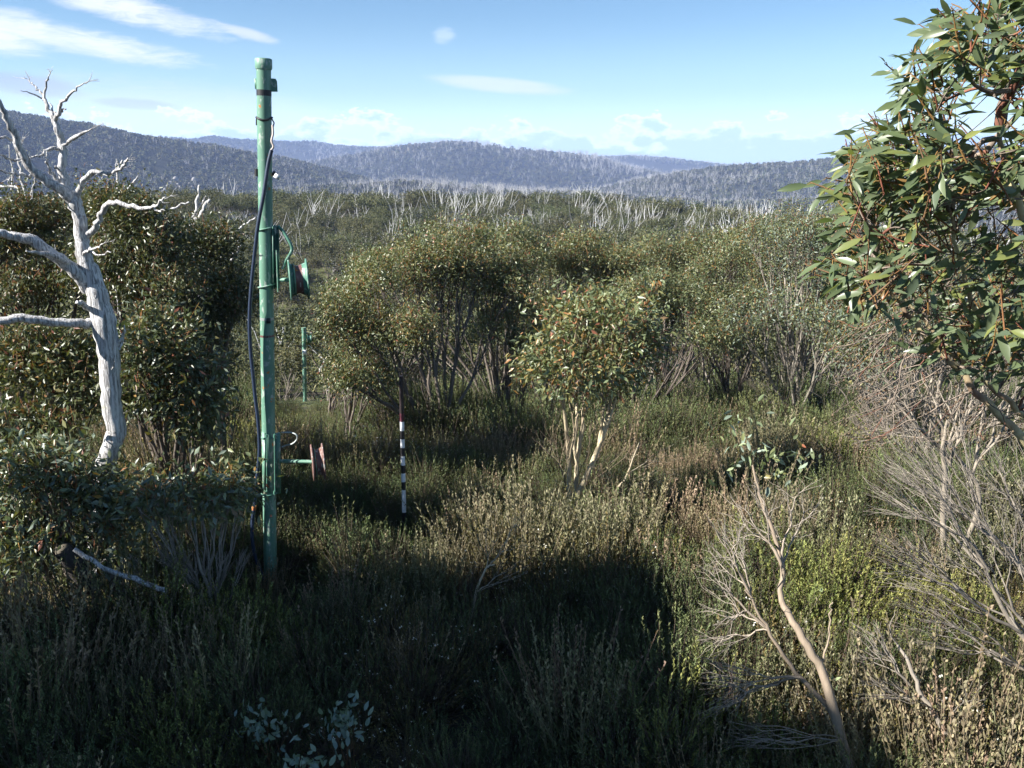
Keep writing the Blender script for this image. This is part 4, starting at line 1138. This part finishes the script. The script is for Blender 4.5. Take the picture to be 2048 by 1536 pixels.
def scatter(name, label, cat, pts, rot, scl, idx, meshes):
    me = bpy.data.meshes.new(name); pts = np.asarray(pts, np.float32)
    me.vertices.add(len(pts)); me.vertices.foreach_set('co', pts.ravel())
    for an, ty, arr, fld in (('rot', 'FLOAT_VECTOR', rot, 'vector'), ('scl', 'FLOAT_VECTOR', scl, 'vector'), ('idx', 'INT', idx, 'value')):
        a = me.attributes.new(an, ty, 'POINT'); a.data.foreach_set(fld, np.asarray(arr, np.int32 if ty == 'INT' else np.float32).ravel())
    me.update()
    o = link(name, me, None, 'stuff'); tag(o, label, cat)
    ng = bpy.data.node_groups.new(name, 'GeometryNodeTree')
    ng.interface.new_socket('Geometry', in_out='INPUT', socket_type='NodeSocketGeometry'); ng.interface.new_socket('Geometry', in_out='OUTPUT', socket_type='NodeSocketGeometry')
    gi = ng.nodes.new('NodeGroupInput'); go = ng.nodes.new('NodeGroupOutput'); ip = ng.nodes.new('GeometryNodeInstanceOnPoints')
    ci = ng.nodes.new('GeometryNodeCollectionInfo'); ci.inputs['Collection'].default_value = proto_collection(name + '_kind', meshes)
    ci.inputs['Separate Children'].default_value = True; ci.inputs['Reset Children'].default_value = True
    def at(n_, ty):
        a = ng.nodes.new('GeometryNodeInputNamedAttribute'); a.data_type = ty; a.inputs['Name'].default_value = n_; return a.outputs['Attribute']
    e2r = ng.nodes.new('FunctionNodeEulerToRotation')
    L = ng.links.new
    L(gi.outputs[0], ip.inputs['Points']); L(ci.outputs[0], ip.inputs['Instance']); ip.inputs['Pick Instance'].default_value = True
    L(at('idx', 'INT'), ip.inputs['Instance Index']); L(at('rot', 'FLOAT_VECTOR'), e2r.inputs[0]); L(e2r.outputs[0], ip.inputs['Rotation']); L(at('scl', 'FLOAT_VECTOR'), ip.inputs['Scale'])
    L(ip.outputs[0], go.inputs[0])
    md = o.modifiers.new('scatter', 'NODES'); md.node_group = ng
    return o


# ---- heath plants
def spire_clump(seed, h, nst, low, tip, lean=0.30, leafL=0.032, nl=30, wid=0.012, rad=0.16):
    """upright twiggy heath: many narrow leafy spikes"""
    rng = np.random.default_rng(seed); mb = MB()
    b = rng.normal(0, rad * 0.5, (nst, 3)) * (1, 1, 0)
    d = nrm(np.stack((b[:, 0] / rad * lean + rng.normal(0, 0.09, nst), b[:, 1] / rad * lean + rng.normal(0, 0.09, nst), np.ones(nst)), 1))
    H = h * rng.uniform(0.55, 1.15, nst)
    P = np.stack([b + d * (H * t)[:, None] + rng.normal(0, 0.008, (nst, 3)) * (t > 0) for t in (0, 0.5, 1.0)], 1)
    tubes(mb, P, np.tile((0.0035, 0.004, 0.0015), (nst, 1)), 3, np.asarray(tip) * 0.8)
    i = np.repeat(np.arange(nst), nl); t = np.tile(np.linspace(0.22, 1.0, nl), nst) + rng.normal(0, 0.012, nst * nl); t = np.clip(t, 0.05, 1.0)
    B = np.where((t < 0.5)[:, None], P[i, 0] + (P[i, 1] - P[i, 0]) * (t / 0.5)[:, None], P[i, 1] + (P[i, 2] - P[i, 1]) * ((t - 0.5) / 0.5)[:, None])
    a = rng.uniform(0, 2 * np.pi, len(B)); o = np.stack((np.cos(a), np.sin(a), np.zeros_like(a)), 1)
    D = o * 0.6 + d[i] * 1.0 + rng.normal(0, 0.2, o.shape)
    k = np.clip((t - 0.45) / 0.5, 0, 1)[:, None] * rng.uniform(0.5, 1.0, (nst, 1))[i]
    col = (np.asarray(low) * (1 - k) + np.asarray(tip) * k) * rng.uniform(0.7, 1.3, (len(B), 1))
    leaves(mb, B, D, np.cross(D, o) + rng.normal(0, 0.5, o.shape), leafL * rng.uniform(0.7, 1.3, len(B)) * (1.25 - 0.5 * t), wid, col)
    return mb.mesh('heath_plant', 'heath')


def leafy_bush(seed, h, rad, nst, low, tip, leafL=0.022, wid=0.009, nl=15, flowers=0):
    """rounded leafy bush of many short sprigs"""
    rng = np.random.default_rng(seed); mb = MB()
    d = nrm(rng.normal(size=(nst * 2, 3))); d = d[d[:, 2] > -0.1][:nst]; n = len(d)
    T = d * np.array((rad, rad, h)) * rng.uniform(0.55, 1.08, (n, 1)); T[:, 2] = np.maximum(T[:, 2], 0.08)
    M = T * (0.45, 0.45, 0.5) + rng.normal(0, 0.02, (n, 3)); S = nrm(T - M); S[:, 2] += 0.5; S = nrm(S)
    P = np.stack((np.zeros((n, 3)) + rng.normal(0, 0.03, (n, 3)) * (1, 1, 0), M, T), 1)
    tubes(mb, P, np.tile((0.005, 0.0035, 0.0015), (n, 1)), 3, (0.14, 0.11, 0.08))
    i = np.repeat(np.arange(n), nl); t = np.tile(np.linspace(0.0, 1.0, nl), n)
    B = T[i] + S[i] * ((t - 0.55) * 0.15)[:, None]
    a = rng.uniform(0, 2 * np.pi, len(B)); u = nrm(np.cross(S, rng.normal(size=S.shape)))[i]; v = np.cross(S[i], u)
    o = u * np.cos(a)[:, None] + v * np.sin(a)[:, None]
    D = o + S[i] * (0.5 + 0.8 * t)[:, None] + rng.normal(0, 0.15, o.shape)
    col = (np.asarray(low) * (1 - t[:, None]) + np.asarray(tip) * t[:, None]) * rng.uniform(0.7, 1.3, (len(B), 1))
    leaves(mb, B, D, S[i] + rng.normal(0, 0.3, o.shape), leafL * rng.uniform(0.75, 1.25, len(B)), wid, col)
    if flowers:
        q = T[rng.choice(n, flowers)] + S[rng.choice(n, flowers)] * 0.05
        f = rng.normal(0, 0.4, (flowers, 3)) + (0, -0.2, 1)
        for s in range(3): leaves(mb, q + rng.normal(0, 0.004, q.shape), rng.normal(size=q.shape) + (0, 0, 0.3), f, 0.013, 0.011, (0.75, 0.72, 0.62))
    return mb.mesh('heath_plant', 'heath')


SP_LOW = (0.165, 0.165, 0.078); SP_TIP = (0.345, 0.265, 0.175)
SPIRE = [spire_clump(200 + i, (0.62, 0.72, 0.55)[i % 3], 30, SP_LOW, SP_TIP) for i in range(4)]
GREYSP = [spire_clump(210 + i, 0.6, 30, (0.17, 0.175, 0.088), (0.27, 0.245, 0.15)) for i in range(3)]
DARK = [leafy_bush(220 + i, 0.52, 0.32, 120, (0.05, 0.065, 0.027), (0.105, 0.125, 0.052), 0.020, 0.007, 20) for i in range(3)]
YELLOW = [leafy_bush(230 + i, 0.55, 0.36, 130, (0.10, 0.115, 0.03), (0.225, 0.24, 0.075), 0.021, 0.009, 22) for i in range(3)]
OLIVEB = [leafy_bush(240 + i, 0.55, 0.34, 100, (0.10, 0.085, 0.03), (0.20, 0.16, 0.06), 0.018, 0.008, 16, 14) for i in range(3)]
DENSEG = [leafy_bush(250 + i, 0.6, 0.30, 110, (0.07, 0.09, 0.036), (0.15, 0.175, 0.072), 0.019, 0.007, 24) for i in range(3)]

rng = np.random.default_rng(900)
cell = 0.235
gx, gy = np.meshgrid(np.arange(-11, 14, cell), np.arange(2.4, 22, cell))
X = gx.ravel() + rng.uniform(-cell / 2, cell / 2, gx.size); Yv = gy.ravel() + rng.uniform(-cell / 2, cell / 2, gx.size)
keep = (np.abs(X) < 0.66 * Yv + 1.6) & (rng.random(X.size) < np.clip(1.15 - np.clip(Yv - 11, 0, 20) * 0.07, 0.3, 1))
X, Yv = X[keep], Yv[keep]; Z = land(X, Yv) - 0.02
# species by patches
f1 = vnoise(X, Yv, 1.3, 21); f2 = vnoise(X, Yv, 0.7, 22); f3 = rng.random(X.size)
sp = np.where(f1 + 0.3 * (f3 - 0.5) > 0.66, 2, np.where(f2 + 0.3 * (f3 - 0.5) > 0.52, 1, 0))     # 0 spire 1 grey spire 2 dark
f4 = vnoise(X, Yv, 1.0, 27) + 0.35 * (rng.random(X.size) - 0.5)
sp = np.where(f4 > np.where((Yv > 7.2) & (Yv < 12) & (np.abs(X) < 3.5), 0.68, 0.58), 5, np.where(f4 < 0.2, 4, sp))
sp = np.where((Yv < 6.6) & (X < 1.5) & (rng.random(X.size) < 0.5), np.where(rng.random(X.size) < 0.5, 2, 5), sp)
for px, py, rx, ry, s, dens in [(690, 870, 0.95, 0.9, 3, 0.85), (590, 850, 0.7, 0.8, 3, 0.8), (1010, 868, 0.6, 0.6, 3, 0.8), (1690, 905, 0.8, 0.7, 3, 0.8), (1740, 1270, 0.95, 0.85, 3, 0.85), (1640, 1230, 0.5, 0.5, 3, 0.75), (1850, 1240, 0.6, 0.6, 3, 0.8), (1900, 1380, 0.6, 0.5, 5, 0.8),
                                (400, 1265, 0.75, 0.35, 3, 0.75), (560, 1290, 0.35, 0.35, 3, 0.7), (700, 1150, 0.55, 0.45, 5, 0.8), (1100, 1065, 0.25, 0.3, 4, 0.9), (1320, 1130, 0.3, 0.22, 3, 0.85), (840, 1410, 0.5, 0.4, 4, 0.9), (960, 1320, 0.3, 0.3, 4, 0.6), (750, 1500, 0.35, 0.3, 4, 0.8), (350, 1500, 0.4, 0.3, 3, 0.6),
                                (1330, 1400, 0.5, 0.5, 5, 0.7), (1250, 1250, 0.6, 0.5, 2, 0.8), (1450, 1500, 0.5, 0.3, 3, 0.6), (600, 1000, 0.4, 0.7, 2, 0.8), (470, 880, 0.6, 0.8, 3, 0.7), (1130, 1480, 0.3, 0.3, 1, 0.9), (100, 1350, 1.2, 0.6, 0, 0.6), (1080, 1000, 0.3, 0.3, 2, 0.8), (860, 1020, 0.3, 0.4, 2, 0.8)]:
    g = G(px, py + 45); inn = ((X - g[0]) / rx) ** 2 + ((Yv - g[1]) / ry) ** 2 < rng.uniform(0.5, 1.3, X.size)
    sp = np.where(inn & (rng.random(X.size) < dens), s, sp)
sp = np.where((Yv > 12.2) & (rng.random(X.size) < 0.55), np.where(rng.random(X.size) < 0.55, 2, 5), sp)
SPEC = [(SPIRE, 'heath_spires', 'brown-tipped upright heath spikes covering the open ground', 1.0), (GREYSP, 'heath_spires', 'grey-green feathery heath mixed among the brown spikes', 1.0), (DARK, 'heath_bushes', 'dark green fine-leaved heath in the hollows and shade', 1.0),
        (YELLOW, 'heath_bushes', 'bright yellow-green leafy heath patches', 1.0), (OLIVEB, 'heath_bushes', 'olive brown heath dotted with small white flowers', 0.9), (DENSEG, 'heath_bushes', 'mid green upright leafy heath sprigs', 0.95)]
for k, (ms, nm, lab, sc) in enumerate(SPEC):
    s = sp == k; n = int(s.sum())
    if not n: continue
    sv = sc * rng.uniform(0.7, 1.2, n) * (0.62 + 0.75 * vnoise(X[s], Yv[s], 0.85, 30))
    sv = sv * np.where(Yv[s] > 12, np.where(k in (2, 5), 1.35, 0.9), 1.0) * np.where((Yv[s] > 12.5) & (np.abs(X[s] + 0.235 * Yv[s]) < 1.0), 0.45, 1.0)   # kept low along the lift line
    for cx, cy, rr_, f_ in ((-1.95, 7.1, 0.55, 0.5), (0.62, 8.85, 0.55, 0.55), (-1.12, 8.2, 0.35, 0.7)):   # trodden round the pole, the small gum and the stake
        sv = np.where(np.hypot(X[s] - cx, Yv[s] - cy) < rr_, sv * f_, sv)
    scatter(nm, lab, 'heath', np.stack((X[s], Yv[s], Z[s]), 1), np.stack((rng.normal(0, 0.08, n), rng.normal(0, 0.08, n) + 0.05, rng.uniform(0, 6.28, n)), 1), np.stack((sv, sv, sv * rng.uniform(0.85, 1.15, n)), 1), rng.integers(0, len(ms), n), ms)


# single bushes that stand out from the heath
for px, py, me, s, lab in [(840, 1400, OLIVEB[0], 1.25, 'olive brown heath bush dotted with white flowers near the bottom centre'), (1135, 1455, SPIRE[1], 1.25, 'tall feathery grey heath clump standing at the bottom centre'), (1720, 1245, YELLOW[0], 1.25, 'sunlit yellow-green bush behind the bent sapling'),
                           (1850, 1275, YELLOW[1], 1.2, 'sunlit yellow-green bush under the sweeping bare twigs'), (1345, 1415, DENSEG[0], 1.3, 'mid green sprigged bush in shade left of the bent sapling'), (350, 1500, YELLOW[2], 1.15, 'yellow-green bush in deep shade at the bottom left'),
                           (700, 1150, DENSEG[1], 1.3, 'green leafy bush right of the green pole base'), (1105, 1065, OLIVEB[1], 0.95, 'small rusty olive bush in the lit heath below the pale-stemmed gum'), (1320, 1125, YELLOW[1], 0.95, 'yellow-green bush at the shadow edge right of centre')]:
    g = G(px, py + 40); o = link('heath_bush', me); o.location = g - (0, 0, 0.02); o.scale = (s, s, s); o.rotation_euler.z = px
    tag(o, lab, 'bush', 'bushes standing out of the heath')


# ------------------------------------------------------------------ the wooded slope across the gully
def forest_gum(seed, h, rad, nclump, per, L, pal):
    rng = np.random.default_rng(seed); mb = MB()
    lob = [(np.array((rng.normal(0, rad * 0.42), rng.normal(0, rad * 0.42), h * rng.uniform(0.55, 0.78))), np.array((rad, rad, h * 0.42)) * rng.uniform(0.42, 0.62)) for _ in range(6)]
    tips = lobes_tips(lob, nclump, rng, 0.6, -0.35); sk = []
    fan(np.zeros(3), np.array((0, 0, 1.0)), tips[rng.choice(len(tips), 26, replace=False)], 0.016, 0.5, sk, rng, 4)
    P = np.array([s[0] for s in sk]); Q = np.array([s[1] for s in sk]); tubes(mb, P, Q, 3, np.array((0.2, 0.18, 0.16)) * rng.uniform(0.6, 1.3, (len(P), 1)), 1)
    m = len(tips) * per; B = np.repeat(tips, per, 0) + rng.normal(0, L * 1.1, (m, 3))
    o = nrm(np.repeat(tips - (0, 0, h * 0.55), per, 0)); D = o * 0.5 + rng.normal(0, 0.8, (m, 3)) + (0, 0, -0.3)
    col = np.asarray(pal)[rng.integers(0, len(pal), m)] * rng.uniform(0.7, 1.3, (m, 1))
    leaves(mb, B, D, o + rng.normal(0, 0.7, (m, 3)), L * rng.uniform(0.7, 1.3, m), L * 0.5, col)
    return mb.mesh('forest_gum', ['forest', 'bark'])


def dead_gum(seed, h, ntip, lean, m='dead_pale', rt=0.022, sides=4):
    rng = np.random.default_rng(seed); mb = MB()
    a = rng.uniform(0, 6.28, ntip); rr = np.sqrt(rng.random(ntip)) * h * 0.36
    tips = np.stack((np.cos(a) * rr + lean * h, np.sin(a) * rr, h * rng.uniform(0.62, 1.05, ntip)), 1); sk = []
    fan(np.zeros(3), np.array((0, 0, 1.0)), tips, rt, 0.45, sk, rng, 3, 0.4, 0.35, 0.6, 0.04)
    P = np.array([s[0] for s in sk]); Q = np.array([s[1] for s in sk]); tubes(mb, P, Q, sides, (0.6, 0.6, 0.6))
    return mb.mesh('dead_gum', m)


FP = [(0.085, 0.095, 0.045), (0.105, 0.11, 0.05), (0.12, 0.115, 0.05), (0.075, 0.085, 0.042)]
NEARF = [forest_gum(300 + i, 4.3, 2.3, 210, 16, 0.14, FP) for i in range(5)]
FARF = [forest_gum(320 + i, 4.4, 2.4, 150, 10, 0.22, FP) for i in range(5)]
DEADS = [dead_gum(340 + i, 5.7, 8 + 2 * (i % 4), (-0.2, 0.15, 0.3, 0.05)[i % 4], rt=0.026) for i in range(8)]

rng = np.random.default_rng(950)
cell = 3.3
gx, gy = np.meshgrid(np.arange(-120, 120, cell), np.arange(24, 165, cell))
X = gx.ravel() + rng.uniform(-1.4, 1.4, gx.size); Yv = gy.ravel() + rng.uniform(-1.4, 1.4, gx.size)
rr = np.hypot(X, Yv); k = (np.abs(X) < 0.72 * Yv + 4) & (rr < 162) & (vnoise(X, Yv, 9, 40) + 0.35 * rng.random(X.size) > 0.30)
k &= ~((rr < 31) & (X > -9.5) & (X < -2.5))            # the lift line is cleared round the far pole
X, Yv = X[k], Yv[k]; Z = land(X, Yv)


def project(x, y, z):
    dz = z - CAMZ; dep = y * math.cos(PITCH) - dz * math.sin(PITCH)
    return 1024 + FPX * x / dep, 768 - FPX * (y * math.sin(PITCH) + dz * math.cos(PITCH)) / dep, dep


def seen(x, y, z, h):
    px, py, dep = project(x, y, z + h)
    vis = (px > -20) & (px < 1700) & ((py < 455) | ((px > 400) & (px < 720) & (py < 800)) | ((px > 620) & (px < 860) & (py < 520)))
    return np.where(vis, h / dep, 0)


def populate(name, label, group, cat, X, Y, Z, S, meshes_near, meshes_far, h, far_name, far_label, rng, nmax=300):
    v = seen(X, Y, Z, h); order = np.argsort(-v); one = order[:nmax]; rest = order[nmax:]
    for n_, i in enumerate(one):
        ms = meshes_near if (np.hypot(X[i], Y[i]) < 160) else meshes_far
        o = bpy.data.objects.new(name, ms[int(rng.integers(0, len(ms)))]); COL.objects.link(o)
        o.location = (X[i], Y[i], Z[i] - 0.1); o.rotation_euler = (rng.normal(0, 0.05), rng.normal(0, 0.05), rng.uniform(0, 6.28) if cat == 'tree' else rng.normal(0, 0.7)); o.scale = (S[i], S[i], S[i] * rng.uniform(0.85, 1.15))
        tag(o, label, cat, group)
    n = len(rest); s = S[rest]
    scatter(far_name, far_label, 'trees', np.stack((X[rest], Y[rest], Z[rest] - 0.1), 1), np.stack((rng.normal(0, 0.05, n), rng.normal(0, 0.05, n), rng.uniform(0, 6.28, n)), 1), np.stack((s, s, s), 1), rng.integers(0, len(meshes_far), n), meshes_far)


S = rng.uniform(0.75, 1.2, X.size) * np.where(np.hypot(X, Yv) < 60, 0.85, 1.0)
populate('forest_gum', 'olive snow gum crown in the wood across the gully', 'snow gums on the slope across the gully', 'tree', X, Yv, Z, S, NEARF, FARF, 4.2, 'wooded_slope', 'mass of olive snow gums on the slope across the gully', rng)
# dead ones: thick along the crest, thin below
rng = np.random.default_rng(951)
n = 3000; Y_ = np.sqrt(rng.uniform(40 ** 2, 158 ** 2, n)); X_ = rng.uniform(-0.7, 0.7, n) * Y_
r_ = np.hypot(X_, Y_); dens = np.interp(r_, [40, 70, 95, 112, 132, 158], [0.03, 0.05, 0.12, 0.3, 0.5, 0.5]) * np.clip(0.35 + 1.3 * vnoise(X_, Y_, 24, 41), 0, 1.4) * np.interp(X_ / Y_, [-0.5, -0.3, -0.1, 0.3, 0.5], [0.15, 0.4, 0.9, 1.0, 0.9])
k = rng.random(n) < dens; X_, Y_ = X_[k], Y_[k]; Z_ = land(X_, Y_)
populate('dead_gum', 'bleached bare dead snow gum on the ridge across the gully', 'dead white snow gums along the ridge', 'dead tree', X_, Y_, Z_, rng.uniform(0.4, 1.15, len(X_)), DEADS, DEADS, 7.0, 'dead_wood_stand', 'mass of bleached dead snow gums thinning along the ridge', rng)


# separate dead branches and small dead trees between the left gums and the gully
def pale_dead(label, base, stems, seed, fans=()):
    rng = np.random.default_rng(seed); e = empty('dead_tree', base, label, 'dead tree')
    for pts, Y, w0, w1 in stems:
        P = smoothline(line(pts, Y), 4, rng, 0.008); kk = np.mean(Y) / FPX
        mb = MB(); tube(mb, P, np.linspace(w0, w1, len(P)) * kk / 2, 8, rough=0.07, rng=rng); place(mb, 'limb', 'dead_wood', e, True)
    return e


Y1 = 12.5
pale_dead('grey dead tree leaning right with a long bare limb beside the green pole', on(300, Y1), [([(300, 800), (340, 700), (385, 610), (412, 578), (425, 545)], Y1, 14, 9), ([(385, 610), (400, 596), (425, 576)], Y1 - 0.1, 12, 5),
          ([(425, 545), (437, 525), (444, 495), (446, 482), (470, 466), (490, 448), (512, 435)], Y1, 9, 3), ([(446, 482), (440, 470), (438, 455)], Y1, 4, 1.5), ([(448, 482), (462, 470), (460, 455)], Y1, 4, 1.5), ([(444, 492), (430, 478), (410, 482)], Y1, 4, 2),
          ([(425, 576), (452, 540), (470, 508), (482, 492)], Y1 + 0.3, 8, 3)], 61)
Y2 = 12.0
pale_dead('pair of bleached dead stems above the gum behind the curved limb', on(330, Y2), [([(330, 800), (350, 640), (372, 520), (384, 450), (393, 418), (397, 390), (400, 370)], Y2, 14, 4), ([(384, 450), (402, 430), (412, 408), (420, 400)], Y2, 10, 6), ([(395, 415), (405, 405), (412, 392)], Y2, 5, 2),
          ([(310, 440), (330, 425), (350, 415), (378, 404)], Y2, 7, 3), ([(350, 640), (325, 520), (312, 440), (322, 425), (331, 412)], Y2, 8, 4)], 62)
Y3 = 11.8
pale_dead('thin forked dead stem behind the top of the left gum', on(235, Y3), [([(235, 800), (234, 600), (232, 420), (237, 360), (238, 335), (246, 320)], Y3, 12, 4), ([(240, 400), (262, 372), (276, 352)], Y3, 7, 3), ([(237, 350), (233, 335), (233, 318)], Y3, 4, 2)], 63)
Y4 = 11.0
pale_dead('thin dead stems rising behind the left edge gum', on(60, Y4), [([(60, 800), (58, 560), (52, 400), (42, 350), (35, 310), (25, 280)], Y4, 12, 4), ([(50, 390), (30, 375), (0, 374)], Y4, 7, 4), ([(22, 385), (24, 340), (18, 290)], Y4, 5, 2), ([(62, 400), (70, 365), (72, 355)], Y4, 5, 2)], 64)
Y5 = 20.0
pale_dead('white twiggy fallen dead bush down the slope by the far pole', on(690, Y5), [([(720, 790), (700, 770), (680, 762), (660, 755), (650, 758)], Y5, 5, 2), ([(715, 785), (705, 750), (690, 745)], Y5, 4, 1.5), ([(715, 775), (690, 765), (670, 785), (655, 780)], Y5, 4, 1.5), ([(640, 745), (650, 720), (660, 705)], Y5, 5, 2), ([(650, 720), (640, 712), (625, 700)], Y5, 3, 1.5)], 65)

# ------------------------------------------------------------------ far hills: trees as one mass, bare rock
def blob_tree(seed):
    rng = np.random.default_rng(seed); mb = MB(); n = 44
    d = nrm(rng.normal(size=(n, 3))); d[:, 2] = np.abs(d[:, 2]) * 0.9 + 0.05
    B = d * (2.7, 2.7, 4.6) * rng.uniform(0.75, 1.05, (n, 1)); B[:, 2] += 0.3
    leaves(mb, B, rng.normal(size=(n, 3)), d + rng.normal(0, 0.5, (n, 3)), 2.0 * rng.uniform(0.6, 1.2, n), 1.6, np.asarray(FP)[rng.integers(0, 4, n)] * rng.uniform(0.5, 1.1, (n, 1)))
    return mb.mesh('far_tree', 'far_forest')


FT = [blob_tree(400 + i) for i in range(4)]
FD = [dead_gum(410 + i, 9.5, 9, 0.05, 'far_dead', 0.07, 3) for i in range(4)]
rng = np.random.default_rng(960); n = 110000
r_ = np.sqrt(rng.uniform(0, 1, n)) ** 1.0; r_ = 430 + (3000 - 430) * rng.random(n) ** 1.15; a_ = rng.uniform(-R(36), R(36), n)
X = r_ * np.sin(a_); Yv = r_ * np.cos(a_); Z = land(X, Yv); keep = Z > -75; X, Yv, Z, r_, a_ = (q[keep] for q in (X, Yv, Z, r_, a_))
bare = ((vnoise(X, Yv, 150, 50) > 0.80) & (r_ > 1500)) | ((np.abs(vnoise(X, Yv, 230, 53) - 0.5) < 0.03) & (rng.random(len(X)) < 0.8)); X, Yv, Z, r_, a_ = (q[~bare] for q in (X, Yv, Z, r_, a_)); n = len(X)
dd = np.interp(a_, [R(-32), R(-17), R(-12), R(-5), R(35)], [0.02, 0.06, 0.28, 0.42, 0.5]) * (0.05 + 2.6 * vnoise(X, Yv, 170, 51) ** 2 * (0.4 + vnoise(X, Yv, 45, 52)))
dd = dd * np.clip((r_ - 480) / 350, 0.12, 1.0)
typ = (rng.random(n) < dd).astype(int)
for k, (nm, lab, ms) in enumerate((('distant_forest', 'dark blue-hazed forest covering the far hills', FT), ('distant_dead_forest', 'pale dead trunks speckling the far hills', FD))):
    s = typ == k; m = int(s.sum()); sv = rng.uniform(0.7, 1.3, m) * np.clip(r_[s] / 1500, 0.8, 1.5)
    scatter(nm, lab, 'forest', np.stack((X[s], Yv[s], Z[s] - 0.3), 1), np.stack((np.zeros(m), np.zeros(m), rng.uniform(0, 6.28, m)), 1), np.stack((sv, sv, sv), 1), rng.integers(0, 4, m), ms)


def GF(px, py):
    d = ray(px, py); s = 330.0
    while s < 5000:
        if CAMZ + d.z * s < gz(d.x * s, d.y * s): break
        s *= 1.004
    return np.array((d.x * s, d.y * s, gz(d.x * s, d.y * s)))


c0 = GF(355, 375); e = empty('rock_outcrop', c0, 'pale granite outcrop low on the far left hillside', 'rock')
rng = np.random.default_rng(71)
for i, (px, py, s) in enumerate([(330, 384, 9), (342, 372, 11), (352, 366, 10), (362, 380, 9), (378, 372, 8), (388, 362, 9), (395, 352, 7), (400, 348, 6), (345, 388, 9), (370, 388, 7), (336, 378, 7), (356, 374, 8), (384, 380, 8), (392, 370, 6), (326, 390, 7), (360, 392, 8)]):
    g = GF(px, py); kk = g[1] / FPX
    rock('stone', g + (0, 0, s * kk * 0.1), np.array((s * 0.7, s * 0.8, s * rng.uniform(0.7, 1.2))) * kk, 80 + i, 'outcrop_stone', e, 2)

# ------------------------------------------------------------------ air
m = bpy.data.materials.new('haze'); m.use_nodes = True; t = NT(m.node_tree); t.n.clear()
pv = t.new('ShaderNodeVolumePrincipled'); pv.inputs['Color'].default_value = (0.46, 0.60, 1.0, 1); pv.inputs['Density'].default_value = 0.00023; pv.inputs['Anisotropy'].default_value = 0.0
mo = t.new('ShaderNodeOutputMaterial'); t.l.new(pv.outputs[0], mo.inputs['Volume'])
MATS['haze'] = m
mb = MB(); zt = max(float(np.array([v.co.z for v in bpy.data.objects['hills'].data.vertices]).max()) + 25.0, 120.0); print('haze top', zt)
box(mb, (-3400, -3400, -190), (3400, 3400, zt)); o = mb.build('haze', 'haze'); tag(o, 'thin blue haze in the air over the valley and far hills', 'haze', None, 'stuff')
